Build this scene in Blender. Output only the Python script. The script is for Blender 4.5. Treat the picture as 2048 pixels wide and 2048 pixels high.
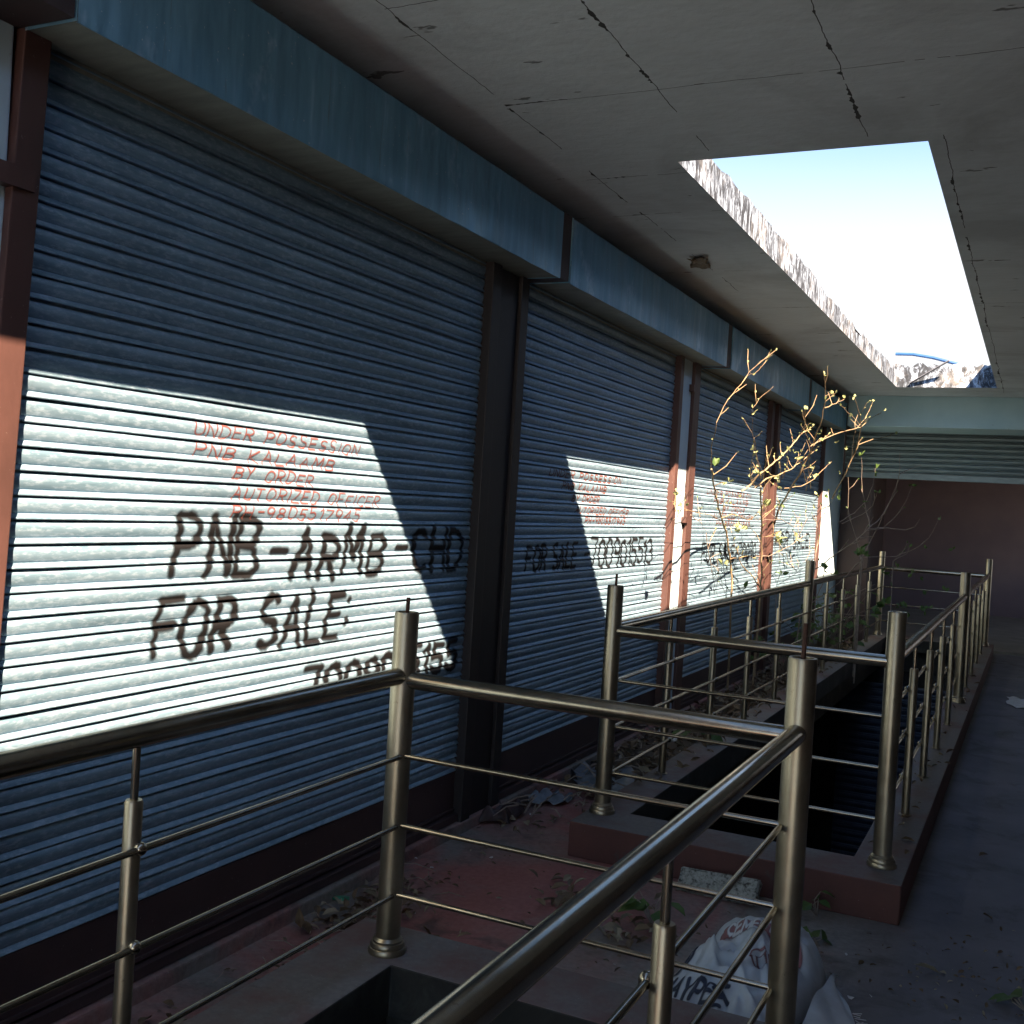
import bpy, bmesh, math, random
import numpy as np
from mathutils import Vector, Matrix
for o in list(bpy.data.objects): bpy.data.objects.remove(o)
R=math.radians
scn=bpy.context.scene; COL=scn.collection
# ------------------------------------------------------------------ camera
cd=bpy.data.cameras.new('camera'); cam=bpy.data.objects.new('camera',cd); COL.objects.link(cam)
cd.sensor_width=36; cd.lens=38.297; cd.clip_start=.05; cd.clip_end=500
rt=Vector((.89882814,.4341116,.0604573)); up=Vector((-.05923073,-.01636628,.99811015)); fw=Vector((-.43428066,.90071042,-.01100228))
M=Matrix((rt,up,-fw)).transposed().to_4x4(); M.translation=Vector((0,0,1.4459)); cam.matrix_world=M
scn.camera=cam
# ------------------------------------------------------------------ sky and sun
SUND=Vector((1,-1.17,1.43)).normalized()          # towards the sun
EL=math.asin(SUND.z); AZ=math.atan2(SUND.x,SUND.y)
w=bpy.data.worlds.new('World'); scn.world=w; w.use_nodes=True
nt=w.node_tree; bg=nt.nodes['Background']; sk=nt.nodes.new('ShaderNodeTexSky')
sk.sky_type='NISHITA'; sk.sun_disc=False; sk.sun_elevation=EL; sk.sun_rotation=AZ; sk.air_density=1.0; sk.dust_density=.4; sk.ozone_density=3.5
tc=nt.nodes.new('ShaderNodeTexCoord'); sz=nt.nodes.new('ShaderNodeSeparateXYZ'); nt.links.new(tc.outputs['Generated'],sz.inputs[0])
hz=nt.nodes.new('ShaderNodeMapRange'); hz.interpolation_type='SMOOTHSTEP'; nt.links.new(sz.outputs[2],hz.inputs[0])       # milky haze low in the sky
hz.inputs[1].default_value=.345; hz.inputs[2].default_value=.215; hz.inputs[3].default_value=0; hz.inputs[4].default_value=1
mxw=nt.nodes.new('ShaderNodeMix'); mxw.data_type='RGBA'; hy=nt.nodes.new('ShaderNodeMapRange'); hy.interpolation_type='SMOOTHSTEP'; nt.links.new(sz.outputs[1],hy.inputs[0]); hy.inputs[1].default_value=.1; hy.inputs[2].default_value=.5
hm=nt.nodes.new('ShaderNodeMath'); hm.operation='MULTIPLY'; nt.links.new(hz.outputs[0],hm.inputs[0]); nt.links.new(hy.outputs[0],hm.inputs[1]); nt.links.new(hm.outputs[0],mxw.inputs[0]); nt.links.new(sk.outputs[0],mxw.inputs[6]); mxw.inputs[7].default_value=(3.3,3.4,3.5,1)
nt.links.new(mxw.outputs[2],bg.inputs[0]); bg.inputs[1].default_value=.05
sd=bpy.data.lights.new('sun','SUN'); sd.energy=5; sd.angle=R(.5); sd.color=(1,.74,.52)
so=bpy.data.objects.new('sun',sd); COL.objects.link(so); so.rotation_euler=SUND.to_track_quat('Z','Y').to_euler(); so.location=(4,-5,8)
scn.view_settings.view_transform='Standard'; scn.view_settings.look='None'; scn.view_settings.exposure=2.7; scn.view_settings.gamma=1
scn.cycles.max_bounces=12; scn.cycles.diffuse_bounces=8; scn.cycles.glossy_bounces=4; scn.cycles.caustics_reflective=False; scn.cycles.caustics_refractive=False
rnd=random.Random(7)
# ------------------------------------------------------------------ node helpers
class NB:
    def __init__(s,name):
        s.m=bpy.data.materials.new(name); s.m.use_nodes=True; s.t=s.m.node_tree; s.b=s.t.nodes['Principled BSDF']; s.out=s.t.nodes['Material Output']
        s.pos=s.n('ShaderNodeNewGeometry').outputs['Position']; s.nor=s.t.nodes[-1].outputs['Normal']
    def n(s,k,**kw):
        x=s.t.nodes.new(k)
        for a,b in kw.items(): setattr(x,a,b)
        return x
    def put(s,sock,v):
        if hasattr(v,'is_output') or isinstance(v,bpy.types.NodeSocket): s.t.links.new(v,sock)
        else: sock.default_value=(tuple(v)+(1,))[:len(sock.default_value)] if isinstance(v,(tuple,list)) else v
    def scale(s,v):
        x=s.n('ShaderNodeVectorMath',operation='MULTIPLY'); s.put(x.inputs[0],s.pos); x.inputs[1].default_value=v; return x.outputs[0]
    def noise(s,sc,det=4,rough=.55,vec=None,dist=0):
        x=s.n('ShaderNodeTexNoise'); s.put(x.inputs['Vector'],vec if vec is not None else s.pos)
        x.inputs['Scale'].default_value=sc; x.inputs['Detail'].default_value=det; x.inputs['Roughness'].default_value=rough; x.inputs['Distortion'].default_value=dist
        return x.outputs[0]
    def vor(s,sc,feature='F1',vec=None):
        x=s.n('ShaderNodeTexVoronoi',feature=feature); s.put(x.inputs['Vector'],vec if vec is not None else s.pos); x.inputs['Scale'].default_value=sc; return x
    def ramp(s,f,stops,interp='LINEAR'):
        x=s.n('ShaderNodeValToRGB'); x.color_ramp.interpolation=interp; s.put(x.inputs[0],f); e=x.color_ramp.elements
        while len(e)<len(stops): e.new(.5)
        for i,(p,c) in enumerate(stops):
            e[i].position=p; e[i].color=(c,c,c,1) if not isinstance(c,(tuple,list)) else tuple(c)+(1,)
        return x.outputs[0]
    def mix(s,f,a,b,mode='MIX'):
        x=s.n('ShaderNodeMix',data_type='RGBA',blend_type=mode); s.put(x.inputs[0],f); s.put(x.inputs[6],a); s.put(x.inputs[7],b); return x.outputs[2]
    def ma(s,op,a,b=0,c=0):
        x=s.n('ShaderNodeMath',operation=op); s.put(x.inputs[0],a); s.put(x.inputs[1],b); s.put(x.inputs[2],c); return x.outputs[0]
    def sep(s,v=None):
        x=s.n('ShaderNodeSeparateXYZ'); s.put(x.inputs[0],v if v is not None else s.pos); return x.outputs
    def fin(s,col,rough=.7,metal=0,bump=None,bs=.3,bd=.01,spec=None):
        s.put(s.b.inputs['Base Color'],col); s.put(s.b.inputs['Roughness'],rough); s.put(s.b.inputs['Metallic'],metal)
        if spec is not None: s.b.inputs['Specular IOR Level'].default_value=spec
        if bump is not None:
            x=s.n('ShaderNodeBump'); x.inputs['Strength'].default_value=bs; x.inputs['Distance'].default_value=bd; s.put(x.inputs['Height'],bump); s.t.links.new(x.outputs[0],s.b.inputs['Normal'])
        return s.m
MT={}
def mats():
    k=NB('galvanised_sheet')
    st=k.noise(7,5,.6,k.scale((1,.35,6))); fine=k.noise(60,3,.7,k.scale((1,.5,1.6)))
    c=k.ramp(st,[(.3,(.145,.255,.345)),(.55,(.235,.375,.495)),(.75,(.285,.435,.57))])
    c=k.mix(k.ramp(fine,[(.48,0),(.64,.5)]),c,(.47,.61,.75))
    gr=k.noise(1.3,5,.6); c=k.mix(k.ramp(gr,[(.5,0),(.75,.4)]),c,(.16,.22,.27))
    MT['galv']=k.fin(c,k.ramp(fine,[(.3,.38),(.7,.6)]),.35,k.noise(14,3),.06,.004)
    k=NB('maroon_paint'); n=k.noise(6,6,.65,k.scale((1,1,.4)))
    c=k.ramp(n,[(.3,(.06,.030,.026)),(.6,(.092,.045,.039)),(.75,(.14,.08,.068))])
    c=k.mix(k.ramp(k.noise(40,4,.7),[(.66,0),(.72,.6)]),c,(.30,.25,.22))
    MT['maroon']=k.fin(c,.5,0,k.noise(60,3),.1,.003)
    k=NB('dark_maroon_paint'); n=k.noise(3,6,.65)
    c=k.ramp(n,[(.3,(.045,.029,.030)),(.7,(.07,.042,.042))])
    c=k.mix(k.ramp(k.noise(90,2,.6),[(.72,0),(.76,.5)]),c,(.3,.28,.25)); MT['dmaroon']=k.fin(c,.6)
    k=NB('hood_sheet'); n=k.noise(5,6,.65,k.scale((1,3.,.25))); n2=k.noise(2.,4,.6)
    c=k.ramp(n,[(.3,(.12,.29,.43)),(.6,(.19,.40,.56)),(.8,(.36,.60,.77))])
    c=k.mix(k.ramp(k.noise(9,5,.7,k.scale((1,4,.3))),[(.62,0),(.7,.55)]),c,(.16,.20,.22)); c=k.mix(k.ramp(k.noise(2.6,5,.7,k.scale((1,1.4,1))),[(.58,0),(.72,.7)]),c,(.50,.70,.85))
    c=k.mix(k.ramp(k.noise(70,2,.6),[(.70,0),(.74,.5)]),c,(.8,.82,.8))
    MT['hood']=k.fin(c,k.ramp(n2,[(.3,.28),(.7,.5)]),.4,k.noise(3.0,3,.5,k.scale((1,2,.8))),.6,.03)
    k=NB('soffit_sheet'); n=k.noise(6,6,.65,k.scale((1,3,1)))
    c=k.ramp(n,[(.3,(.20,.22,.19)),(.7,(.31,.33,.29))]); MT['soffit']=k.fin(c,.6,.1,k.noise(30,3),.2,.004)
    k=NB('white_plaster'); n=k.noise(4,6,.6)
    c=k.ramp(n,[(.3,(.46,.63,.72)),(.7,(.56,.72,.81))]); c=k.mix(k.ramp(k.noise(30,4,.7),[(.66,0),(.72,.5)]),c,(.3,.3,.3))
    MT['plaster']=k.fin(c,.75,0,k.noise(40,4),.2,.004)
    k=NB('teal_plaster'); n=k.noise(2.5,6,.6,k.scale((1,1,1)))
    c=k.ramp(n,[(.3,(.48,.68,.72)),(.7,(.58,.78,.82))]); c=k.mix(k.ramp(k.noise(14,5,.75,k.scale((.6,1,1.2))),[(.70,0),(.73,.85)]),c,(.08,.09,.09))
    MT['teal']=k.fin(c,.75,0,k.noise(30,4),.25,.005)
    # ceiling: shutter board joints, cracks, spalls
    k=NB('ceiling_concrete'); X,Y,Z=k.sep(); n=k.noise(1.2,6,.6); f=k.noise(18,5,.65,k.scale((.4,1.6,1)))
    c=k.ramp(n,[(.3,(.65,.685,.70)),(.7,(.76,.80,.82))]); c=k.mix(k.ramp(f,[(.4,0),(.75,.35)]),c,(.52,.54,.52))
    wob=k.ma('MULTIPLY_ADD',k.noise(3,5,.6),.05,-.025); brk=k.noise(2.2,3,.6,k.scale((1.7,1,1))); wid=k.noise(6,3,.7)
    tot=None
    def line(coord,at,lo=None,hi=None,axis=None,thick=.022,thr=.42):
        nonlocal tot
        d=k.ma('ABSOLUTE',k.ma('ADD',k.ma('SUBTRACT',coord,at),wob)); wd=k.ma('MAXIMUM',k.ma('MULTIPLY',k.ma('SUBTRACT',wid,.53),thick*5),.0016)
        m=k.ma('LESS_THAN',d,wd); m=k.ma('MULTIPLY',m,k.ma('GREATER_THAN',brk,thr))
        if lo is not None: m=k.ma('MULTIPLY',m,k.ma('GREATER_THAN',axis,lo))
        if hi is not None: m=k.ma('MULTIPLY',m,k.ma('LESS_THAN',axis,hi))
        tot=m if tot is None else k.ma('MAXIMUM',tot,m)
    for x0,th in ((-1.84,.47),(-1.27,.40),(-.66,.38)): line(X,x0,None,4.25 if x0>-1.5 else 7.,Y,.020 if x0>-1.5 else .013,th)
    line(X,-.40,4.3,12.6,Y,.015,.38); line(X,.45,None,None,None,.014,.5)
    for y0 in (2.75,3.58): line(Y,y0,-1.85,None,X,.012,.36)
    line(Y,4.5,-1.9,-1.4,X,.03,.3)
    for y0 in (5.1,6.4,7.6,8.7,9.9,11.2): line(Y,y0,None,None,None,.012,.50)
    stn=k.ramp(k.noise(1.1,6,.65,None,.7),[(.48,0),(.68,.7)]); c=k.mix(stn,c,(.46,.475,.475)); c=k.mix(tot,c,(.045,.043,.04))
    sp=k.ramp(k.noise(7,4,.6,k.scale((.5,1.4,1))),[(.68,0),(.70,.8)]); c=k.mix(sp,c,(.10,.10,.09))
    MT['ceil']=k.fin(c,.85,0,k.ma('SUBTRACT',k.noise(22,5,.6),k.ma('MULTIPLY',tot,2)),.35,.008)
    # skylight upstand: white paint with black mould runs
    k=NB('mouldy_white'); n=k.noise(15,8,.72,k.scale((1,1.3,.55)),1.0); n2=k.noise(3,5,.7)
    c=k.ramp(n,[(.40,(.40,.50,.62)),(.47,(.15,.19,.25)),(.53,(.03,.04,.055)),(.70,(.010,.013,.018))]); c=k.mix(k.ramp(n2,[(.5,0),(.75,.45)]),c,(.60,.60,.60))
    MT['mould']=k.fin(c,.85,0,n,.3,.01)
    # floor: red oxide with grey dust
    k=NB('teal_grey_sheet'); c=k.ramp(k.noise(6,5,.6,k.scale((1,1,4))),[(.3,(.17,.22,.235)),(.7,(.25,.32,.335))]); MT['tealsheet']=k.fin(c,.4,.3)
    k=NB('dark_blue_sheet'); c=k.ramp(k.noise(6,5,.6),[(.3,(.03,.04,.06)),(.7,(.06,.075,.11))]); MT['bluesheet']=k.fin(c,.5,.3)
    k=NB('red_oxide_floor'); X,Y,Z=k.sep(); n=k.noise(1.6,7,.62,None,.6); f=k.noise(45,5,.7); s=k.noise(2.2,5,.6)
    red=k.ramp(f,[(.3,(.29,.105,.095)),(.7,(.40,.165,.15))]); dust=k.ramp(f,[(.3,(.17,.155,.14)),(.7,(.28,.26,.24))])
    lft=k.ma('MULTIPLY_ADD',k.ma('ADD',X,2.25),.55,-.18)
    red_amt=k.ramp(k.ma('ADD',n,k.ma('MULTIPLY',k.ma('ABSOLUTE',k.ma('ADD',X,1.75)),-.22)),[(.28,0),(.50,.95)])
    c=k.mix(red_amt,dust,red); blu=k.ramp(s,[(.3,(.125,.125,.145)),(.7,(.185,.18,.205))])
    c=k.mix(k.ramp(k.ma('ADD',X,k.ma('MULTIPLY',n,.3)),[(.0,0),(.02,0),(.25,1)]) if False else k.ramp(k.ma('MULTIPLY_ADD',X,1.,.75),[(.15,0),(.45,1)]),c,blu)
    blot=k.ramp(k.noise(2.6,7,.7,k.scale((1,1,1)),1.0),[(.53,0),(.70,.8)]); c=k.mix(blot,c,(.05,.047,.045))
    c=k.mix(k.ramp(k.noise(120,2,.5),[(.73,0),(.76,.7)]),c,(.4,.4,.38))
    MT['floor']=k.fin(c,k.ramp(n,[(.3,.55),(.7,.85)]),0,k.noise(30,6,.7),.3,.008)
    k=NB('passage_maroon'); c=k.ramp(k.noise(2,6,.6),[(.3,(.165,.115,.13)),(.7,(.21,.145,.155))]); MT['pmaroon']=k.fin(c,.7)
    k=NB('passage_floor'); c=k.ramp(k.noise(3,6,.6),[(.3,(.20,.19,.17)),(.7,(.28,.265,.24))]); MT['pfloor']=k.fin(c,.8)
    # kerb: red paint on the sides, grey dusty top
    k=NB('kerb_paint'); nz=k.sep(k.nor)[2]; n=k.noise(4,6,.65); f=k.noise(50,4,.7)
    red=k.ramp(n,[(.3,(.085,.036,.032)),(.7,(.135,.056,.046))]); gry=k.ramp(f,[(.3,(.14,.13,.13)),(.7,(.20,.185,.18))])
    top=k.mix(k.ramp(k.noise(2.3,6,.65),[(.47,0),(.62,.75)]),gry,(.15,.07,.062))
    c=k.mix(k.ma('GREATER_THAN',nz,.5),red,top); c=k.mix(k.ramp(k.noise(110,2,.5),[(.72,0),(.76,.6)]),c,(.42,.4,.38))
    c=k.mix(k.ramp(k.noise(9,6,.7),[(.63,0),(.7,.7)]),c,(.08,.07,.065)); MT['kerb']=k.fin(c,.75,0,k.noise(35,5),.25,.006)
    k=NB('nearblack_concrete'); n=k.noise(4,7,.7,None,.8)
    c=k.ramp(n,[(.3,(.008,.008,.007)),(.52,(.022,.022,.019)),(.66,(.05,.052,.045)),(.78,(.15,.155,.14))]); MT['nearblack']=k.fin(c,.8,0,n,.4,.01)  # near-black mottled concrete for the pit sides and lower storey
    k=NB('dull_steel'); n=k.noise(5,6,.65); s=k.noise(60,4,.7)
    c=k.ramp(n,[(.3,(.25,.22,.165)),(.6,(.38,.335,.255)),(.8,(.44,.40,.33))]); c=k.mix(k.ramp(s,[(.62,0),(.72,.5)]),c,(.20,.16,.11)); c=k.mix(k.ramp(k.noise(26,6,.75),[(.64,0),(.70,.8)]),c,(.13,.10,.075))
    MT['steel']=k.fin(c,k.ramp(k.noise(9,5,.6),[(.3,.14),(.7,.27)]),.92,k.noise(9,2),.008,.002)
    k=NB('dull_post_steel'); n=k.noise(5,6,.65); s=k.noise(60,4,.7)
    c=k.ramp(n,[(.3,(.25,.215,.155)),(.6,(.37,.325,.24)),(.8,(.42,.38,.30))]); c=k.mix(k.ramp(s,[(.62,0),(.72,.5)]),c,(.20,.16,.11)); c=k.mix(k.ramp(k.noise(26,6,.75),[(.64,0),(.70,.8)]),c,(.12,.09,.065))
    MT['poststeel']=k.fin(c,k.ramp(n,[(.3,.30),(.7,.42)]),.88,k.noise(9,2),.01,.002)
    k=NB('rusty_rod'); c=k.ramp(k.noise(40,4,.6),[(.3,(.06,.03,.02)),(.7,(.14,.07,.045))]); MT['rust']=k.fin(c,.8,.3)
    k=NB('bark'); c=k.ramp(k.noise(30,5,.6),[(.3,(.22,.15,.085)),(.7,(.40,.31,.19))]); MT['bark']=k.fin(c,.8)
    k=NB('grey_twig'); c=k.ramp(k.noise(30,5,.6),[(.3,(.20,.16,.13)),(.7,(.38,.31,.25))]); MT['twig']=k.fin(c,.8)
    def leaf(name,a,b,tr):
        k=NB(name); c=k.ramp(k.noise(14,3,.5),[(.3,a),(.7,b)]); k.fin(c,.55)
        t=k.n('ShaderNodeBsdfTranslucent'); k.put(t.inputs[0],c); mx=k.n('ShaderNodeMixShader'); mx.inputs[0].default_value=tr
        k.t.links.new(k.b.outputs[0],mx.inputs[1]); k.t.links.new(t.outputs[0],mx.inputs[2]); k.t.links.new(mx.outputs[0],k.out.inputs[0]); return k.m
    MT['young']=leaf('young_leaf',(.30,.36,.14),(.46,.51,.27),.4); MT['green']=leaf('green_leaf',(.06,.12,.03),(.12,.20,.05),.3)
    MT['dry']=leaf('dry_leaf',(.09,.055,.03),(.24,.17,.10),.1); MT['drypale']=leaf('pale_dry_leaf',(.22,.19,.13),(.36,.31,.22),.1)
    def flat(nm,c,r=.7,me=0,var=.15):
        k=NB(nm); n=k.noise(25,4,.6); return k.fin(k.ramp(n,[(.3,tuple(q*(1-var) for q in c)),(.7,tuple(q*(1+var) for q in c))]),r,me)
    MT['fore']=flat('pale_concrete',(.44,.47,.50),.9)
    MT['paper']=flat('scrap_paper',(.62,.62,.62)); MT['tarp']=flat('grey_plastic_sheet',(.17,.20,.23),.45,0,.3); MT['greenplastic']=flat('green_plastic',(.03,.30,.17),.4)
    MT['redplastic']=flat('red_print',(.42,.05,.05),.5); MT['bluepipe']=flat('blue_pipe',(.015,.075,.22),.4); MT['bar']=flat('grey_flat_bar',(.16,.17,.20),.5)
    MT['brownpaper']=flat('dark_brown_card',(.09,.035,.03),.7); MT['foam']=None; MT['shadepaint']=flat('shade_black_brown',(.022,.018,.019),.55)  # last one: near-black tone putting shade into the first dividing pillar and guides
    k=NB('broken_terrazzo'); v=k.vor(55).outputs[0]; c=k.ramp(k.noise(55,4,.7),[(.38,(.07,.07,.06)),(.48,(.32,.33,.29)),(.7,(.50,.51,.46))]); MT['foam']=k.fin(c,.8,0,v,.3,.004)
    k=NB('woven_sack'); wv=k.noise(260,2,.5,k.scale((1,.25,1))); n=k.noise(7,5,.6)
    c=k.ramp(n,[(.3,(.46,.51,.55)),(.7,(.64,.70,.74))]); c=k.mix(k.ramp(k.noise(3,5,.7),[(.55,0),(.75,.5)]),c,(.30,.30,.28)); MT['sack']=k.fin(c,.6,0,wv,.15,.002)
    MT['soil']=flat('soil',(.085,.065,.048),.95,0,.4)
    def paint(nm,c,patch,al=1.):
        k=NB(nm); at=k.n('ShaderNodeAttribute',attribute_name='paint').outputs['Fac']
        a=k.ma('MULTIPLY',k.ma('MULTIPLY',at,al),k.ramp(k.noise(patch,4,.7),[(.22,.75),(.36,1.)]))
        k.fin(c,.6); tr=k.n('ShaderNodeBsdfTransparent'); mx=k.n('ShaderNodeMixShader'); k.put(mx.inputs[0],a)
        k.t.links.new(tr.outputs[0],mx.inputs[1]); k.t.links.new(k.b.outputs[0],mx.inputs[2]); k.t.links.new(mx.outputs[0],k.out.inputs[0]); return k.m
    MT['spray']=paint('black_spray_paint',(.004,.0038,.005),18); MT['brush']=paint('red_brush_paint',(.20,.055,.045),45,.85)
    MT['thinbrush']=paint('brown_brush_paint',(.16,.05,.035),30); MT['inkblue']=paint('blue_black_print',(.03,.04,.07),40); MT['inkred']=paint('faded_red_print',(.27,.12,.13),25); MT['inkwhite']=paint('pale_print',(.62,.64,.66),40)
mats()
# ------------------------------------------------------------------ mesh helpers
def ob(name,bm,mat,parent=None,smooth=None,loc=None):
    me=bpy.data.meshes.new(name)
    if isinstance(bm,tuple): me.from_pydata(bm[0],[],bm[1])
    else: bm.to_mesh(me); bm.free()
    for m in (mat if isinstance(mat,(list,tuple)) else [mat]): me.materials.append(m)
    if smooth is not None:
        for p in me.polygons: p.use_smooth=True
        if smooth<180: me.set_sharp_from_angle(angle=R(smooth))
    o=bpy.data.objects.new(name,me); COL.objects.link(o)
    if parent: o.parent=parent
    if loc: o.location=loc
    return o
def tag(o,label,cat,group=None,kind=None):
    if label: o['label']=label
    if cat: o['category']=cat
    if group: o['group']=group
    if kind: o['kind']=kind
    return o
def thing(name,label,cat,loc=(0,0,0),group=None):
    o=bpy.data.objects.new(name,None); COL.objects.link(o); o.location=loc; o.empty_display_size=.1
    tag(o,label,cat,group); T0[o.name]=Vector(loc); return o
T0={}
def part(name,bm,mat,par,smooth=None):
    """mesh given in world coordinates, stored relative to its thing"""
    o=ob(name,bm,mat,par,smooth); q=Vector((0,0,0)); p=par
    while p: q+=p.location; p=p.parent
    o.data.transform(Matrix.Translation(-q)); return o
def box(bm,a,b,bev=0):
    x0,y0,z0=a; x1,y1,z1=b
    v=[bm.verts.new(c) for c in ((x0,y0,z0),(x1,y0,z0),(x1,y1,z0),(x0,y1,z0),(x0,y0,z1),(x1,y0,z1),(x1,y1,z1),(x0,y1,z1))]
    f=[bm.faces.new([v[i] for i in q]) for q in ((3,2,1,0),(4,5,6,7),(0,1,5,4),(1,2,6,5),(2,3,7,6),(3,0,4,7))]
    if bev:
        es=list({e for q in f for e in q.edges}); bmesh.ops.bevel(bm,geom=es,offset=bev,segments=2,affect='EDGES',profile=.6)
def boxes(*bs,bev=0):
    bm=bmesh.new()
    for a,b in bs: box(bm,a,b,bev)
    return bm
def tube(bm,pts,rad,seg=12,cap=True):
    pts=[Vector(p[:3]) for p in pts]; rr=rad if isinstance(rad,(list,tuple)) else [rad]*len(pts)
    rings=[]; ref=None
    for i,p in enumerate(pts):
        t=(pts[min(i+1,len(pts)-1)]-pts[max(i-1,0)]).normalized()
        if ref is None: ref=Vector((0,0,1)) if abs(t.z)<.9 else Vector((1,0,0))
        a=t.cross(ref).normalized(); b=a.cross(t).normalized(); ref=b
        rings.append([bm.verts.new(p+(a*math.cos(2*math.pi*k/seg)+b*math.sin(2*math.pi*k/seg))*rr[i]) for k in range(seg)])
    for A,B in zip(rings,rings[1:]):
        for k in range(seg): bm.faces.new((A[k],B[k],B[(k+1)%seg],A[(k+1)%seg]))
    if cap:
        bm.faces.new(rings[0]); bm.faces.new(rings[-1][::-1])
    return bm
def T(pts,rad,seg=12): return tube(bmesh.new(),pts,rad,seg)
def lathe(c,prof,seg=24):
    bm=bmesh.new(); rings=[]
    for r,z in prof: rings.append([bm.verts.new((c[0]+r*math.cos(2*math.pi*k/seg),c[1]+r*math.sin(2*math.pi*k/seg),c[2]+z)) for k in range(seg)])
    for A,B in zip(rings,rings[1:]):
        for k in range(seg): bm.faces.new((A[k],A[(k+1)%seg],B[(k+1)%seg],B[k]))
    bm.faces.new(rings[0][::-1]); bm.faces.new(rings[-1]); return bm
def ball(c,r):
    bm=bmesh.new(); bmesh.ops.create_uvsphere(bm,u_segments=12,v_segments=8,radius=r,matrix=Matrix.Translation(c)); return bm
def slab(xc,yc,holes,z0,z1,shift=None):
    """a slab of cells with openings; material 0, opening sides material 1"""
    bm=bmesh.new(); V={}
    def v(i,j,t):
        if (i,j,t) not in V:
            x,y=xc[i],yc[j]
            if t and shift: x,y=shift(x,y)
            V[i,j,t]=bm.verts.new((x,y,z1 if t else z0))
        return V[i,j,t]
    ok=lambda i,j: 0<=i<len(xc)-1 and 0<=j<len(yc)-1 and (i,j) not in holes
    for i in range(len(xc)-1):
        for j in range(len(yc)-1):
            if not ok(i,j): continue
            bm.faces.new((v(i,j,0),v(i,j+1,0),v(i+1,j+1,0),v(i+1,j,0))); bm.faces.new((v(i,j,1),v(i+1,j,1),v(i+1,j+1,1),v(i,j+1,1)))
            for (di,dj,a,b) in ((-1,0,(i,j+1),(i,j)),(1,0,(i+1,j),(i+1,j+1)),(0,-1,(i,j),(i+1,j)),(0,1,(i+1,j+1),(i,j+1))):
                if not ok(i+di,j+dj):
                    f=bm.faces.new((v(*a,0),v(*b,0),v(*b,1),v(*a,1)))
                    if (i+di,j+dj) in holes: f.material_index=1
    return bm
XS=-2.276; PITCH=.061; ZG=1.626; FZ=-.05; ZC=2.891
# ------------------------------------------------------------------ setting
fl=ob('floor',slab([-2.44,-1.60,-.545,-.50,2.4],[-6,-1.3,2.69,4.55,13.62,14.4],{(1,1),(1,3)},-.28,FZ),[MT['floor'],MT['nearblack']]); tag(fl,None,None,kind='structure')
o=ob('ledge',boxes(((-2.439,-6,FZ-.01),(-2.222,13.0,.0)),bev=.008),MT['floor']); tag(o,None,None,kind='structure')
o=ob('passage_floor',boxes(((-2.44,14.4,-.28),(2.4,20.2,FZ+.03))),MT['pfloor']); tag(o,None,None,kind='structure')
o=ob('bounce_forecourt',([(-25,-60,-.06),(25,-60,-.06),(25,-6,-.06),(-25,-6,-.06)],[(0,1,2,3)]),MT['fore']); tag(o,None,None,kind='structure')  # unseen pale ground added to bounce sunlight up onto the ceiling
o=ob('lower_floor',([(-60,-60,-3.3),(60,-60,-3.3),(60,60,-3.3),(-60,60,-3.3)],[(0,1,2,3)]),MT['nearblack']); tag(o,None,None,kind='structure')
def shf(x,y):
    if abs(y-4.356)<.01: return x,4.15
    return x,y
o=ob('ceiling',slab([-2.7,-1.433,-.456,2.6,6.5],[-6,-4.8,2.42,4.356,12.18,14.6,20.4],{(1,1),(1,3),(3,0),(3,1),(3,2),(3,3),(3,4)},ZC,3.011,shf),[MT['ceil'],MT['mould']]); tag(o,None,None,kind='structure')  # far right bay is an unseen canopy added to keep sun off the passage
def rough_wall(x0,x1,y0,y1,z0,tops,axis):
    bm=bmesh.new(); n=len(tops)-1; prev=None
    for i,t in enumerate(tops):
        f=i/n
        if axis=='y': P=[(x0,y0+(y1-y0)*f),(x1,y0+(y1-y0)*f)]
        else: P=[(x0+(x1-x0)*f,y0),(x0+(x1-x0)*f,y1)]
        q=[bm.verts.new((*P[0],z0)),bm.verts.new((*P[1],z0)),bm.verts.new((*P[1],t)),bm.verts.new((*P[0],t))]
        if prev:
            for k in range(4): bm.faces.new((prev[k],q[k],q[(k+1)%4],prev[(k+1)%4]))
        else: bm.faces.new(q[::-1])
        prev=q
    bm.faces.new(prev); bmesh.ops.recalc_face_normals(bm,faces=bm.faces); return bm
r2=random.Random(3)
tl=[ (3.06 if i<26 else 3.016 if i<40 else 3.035)+r2.uniform(-.012,.012)*(1 if i<26 else 2.2) for i in range(60)]
o=ob('skylight_upstand',rough_wall(-1.56,-1.433,4.2,12.18,3.011,tl,'y'),MT['mould']); tag(o,'sunlit mould-streaked white upstand along the left edge of the skylight','upstand')
tl=[3.12+r2.uniform(-.02,.03) for i in range(24)]
o=ob('skylight_upstand',rough_wall(-1.56,-.34,12.181,12.30,3.011,tl,'x'),MT['mould']); tag(o,'stained low white upstand across the far end of the skylight','upstand')
o=ob('skylight_upstand',boxes(((-.456,4.2,3.012),(-.33,12.18,3.316))),MT['mould']); tag(o,'shaded upstand along the right edge of the skylight','upstand')
o=ob('skylight_upstand',boxes(((-.456,-4.8,3.012),(-.33,2.42,3.316))),MT['mould']); tag(o,'upstand beside the nearer skylight overhead, out of the picture','upstand')
o=ob('shop_wall',boxes(((-2.7,-6,-.28),(-2.44,20.4,2.89))),MT['dmaroon']); tag(o,'dark wall behind the row of rolling shutters','wall')
o=ob('corridor_wall',boxes(((2.4,-6,-3.29),(2.6,14.6,2.89)),((2.4,14.6,-3.29),(2.6,20.4,.7))),MT['dmaroon']); tag(o,'plain dark wall on the far right side of the corridor','wall')
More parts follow.
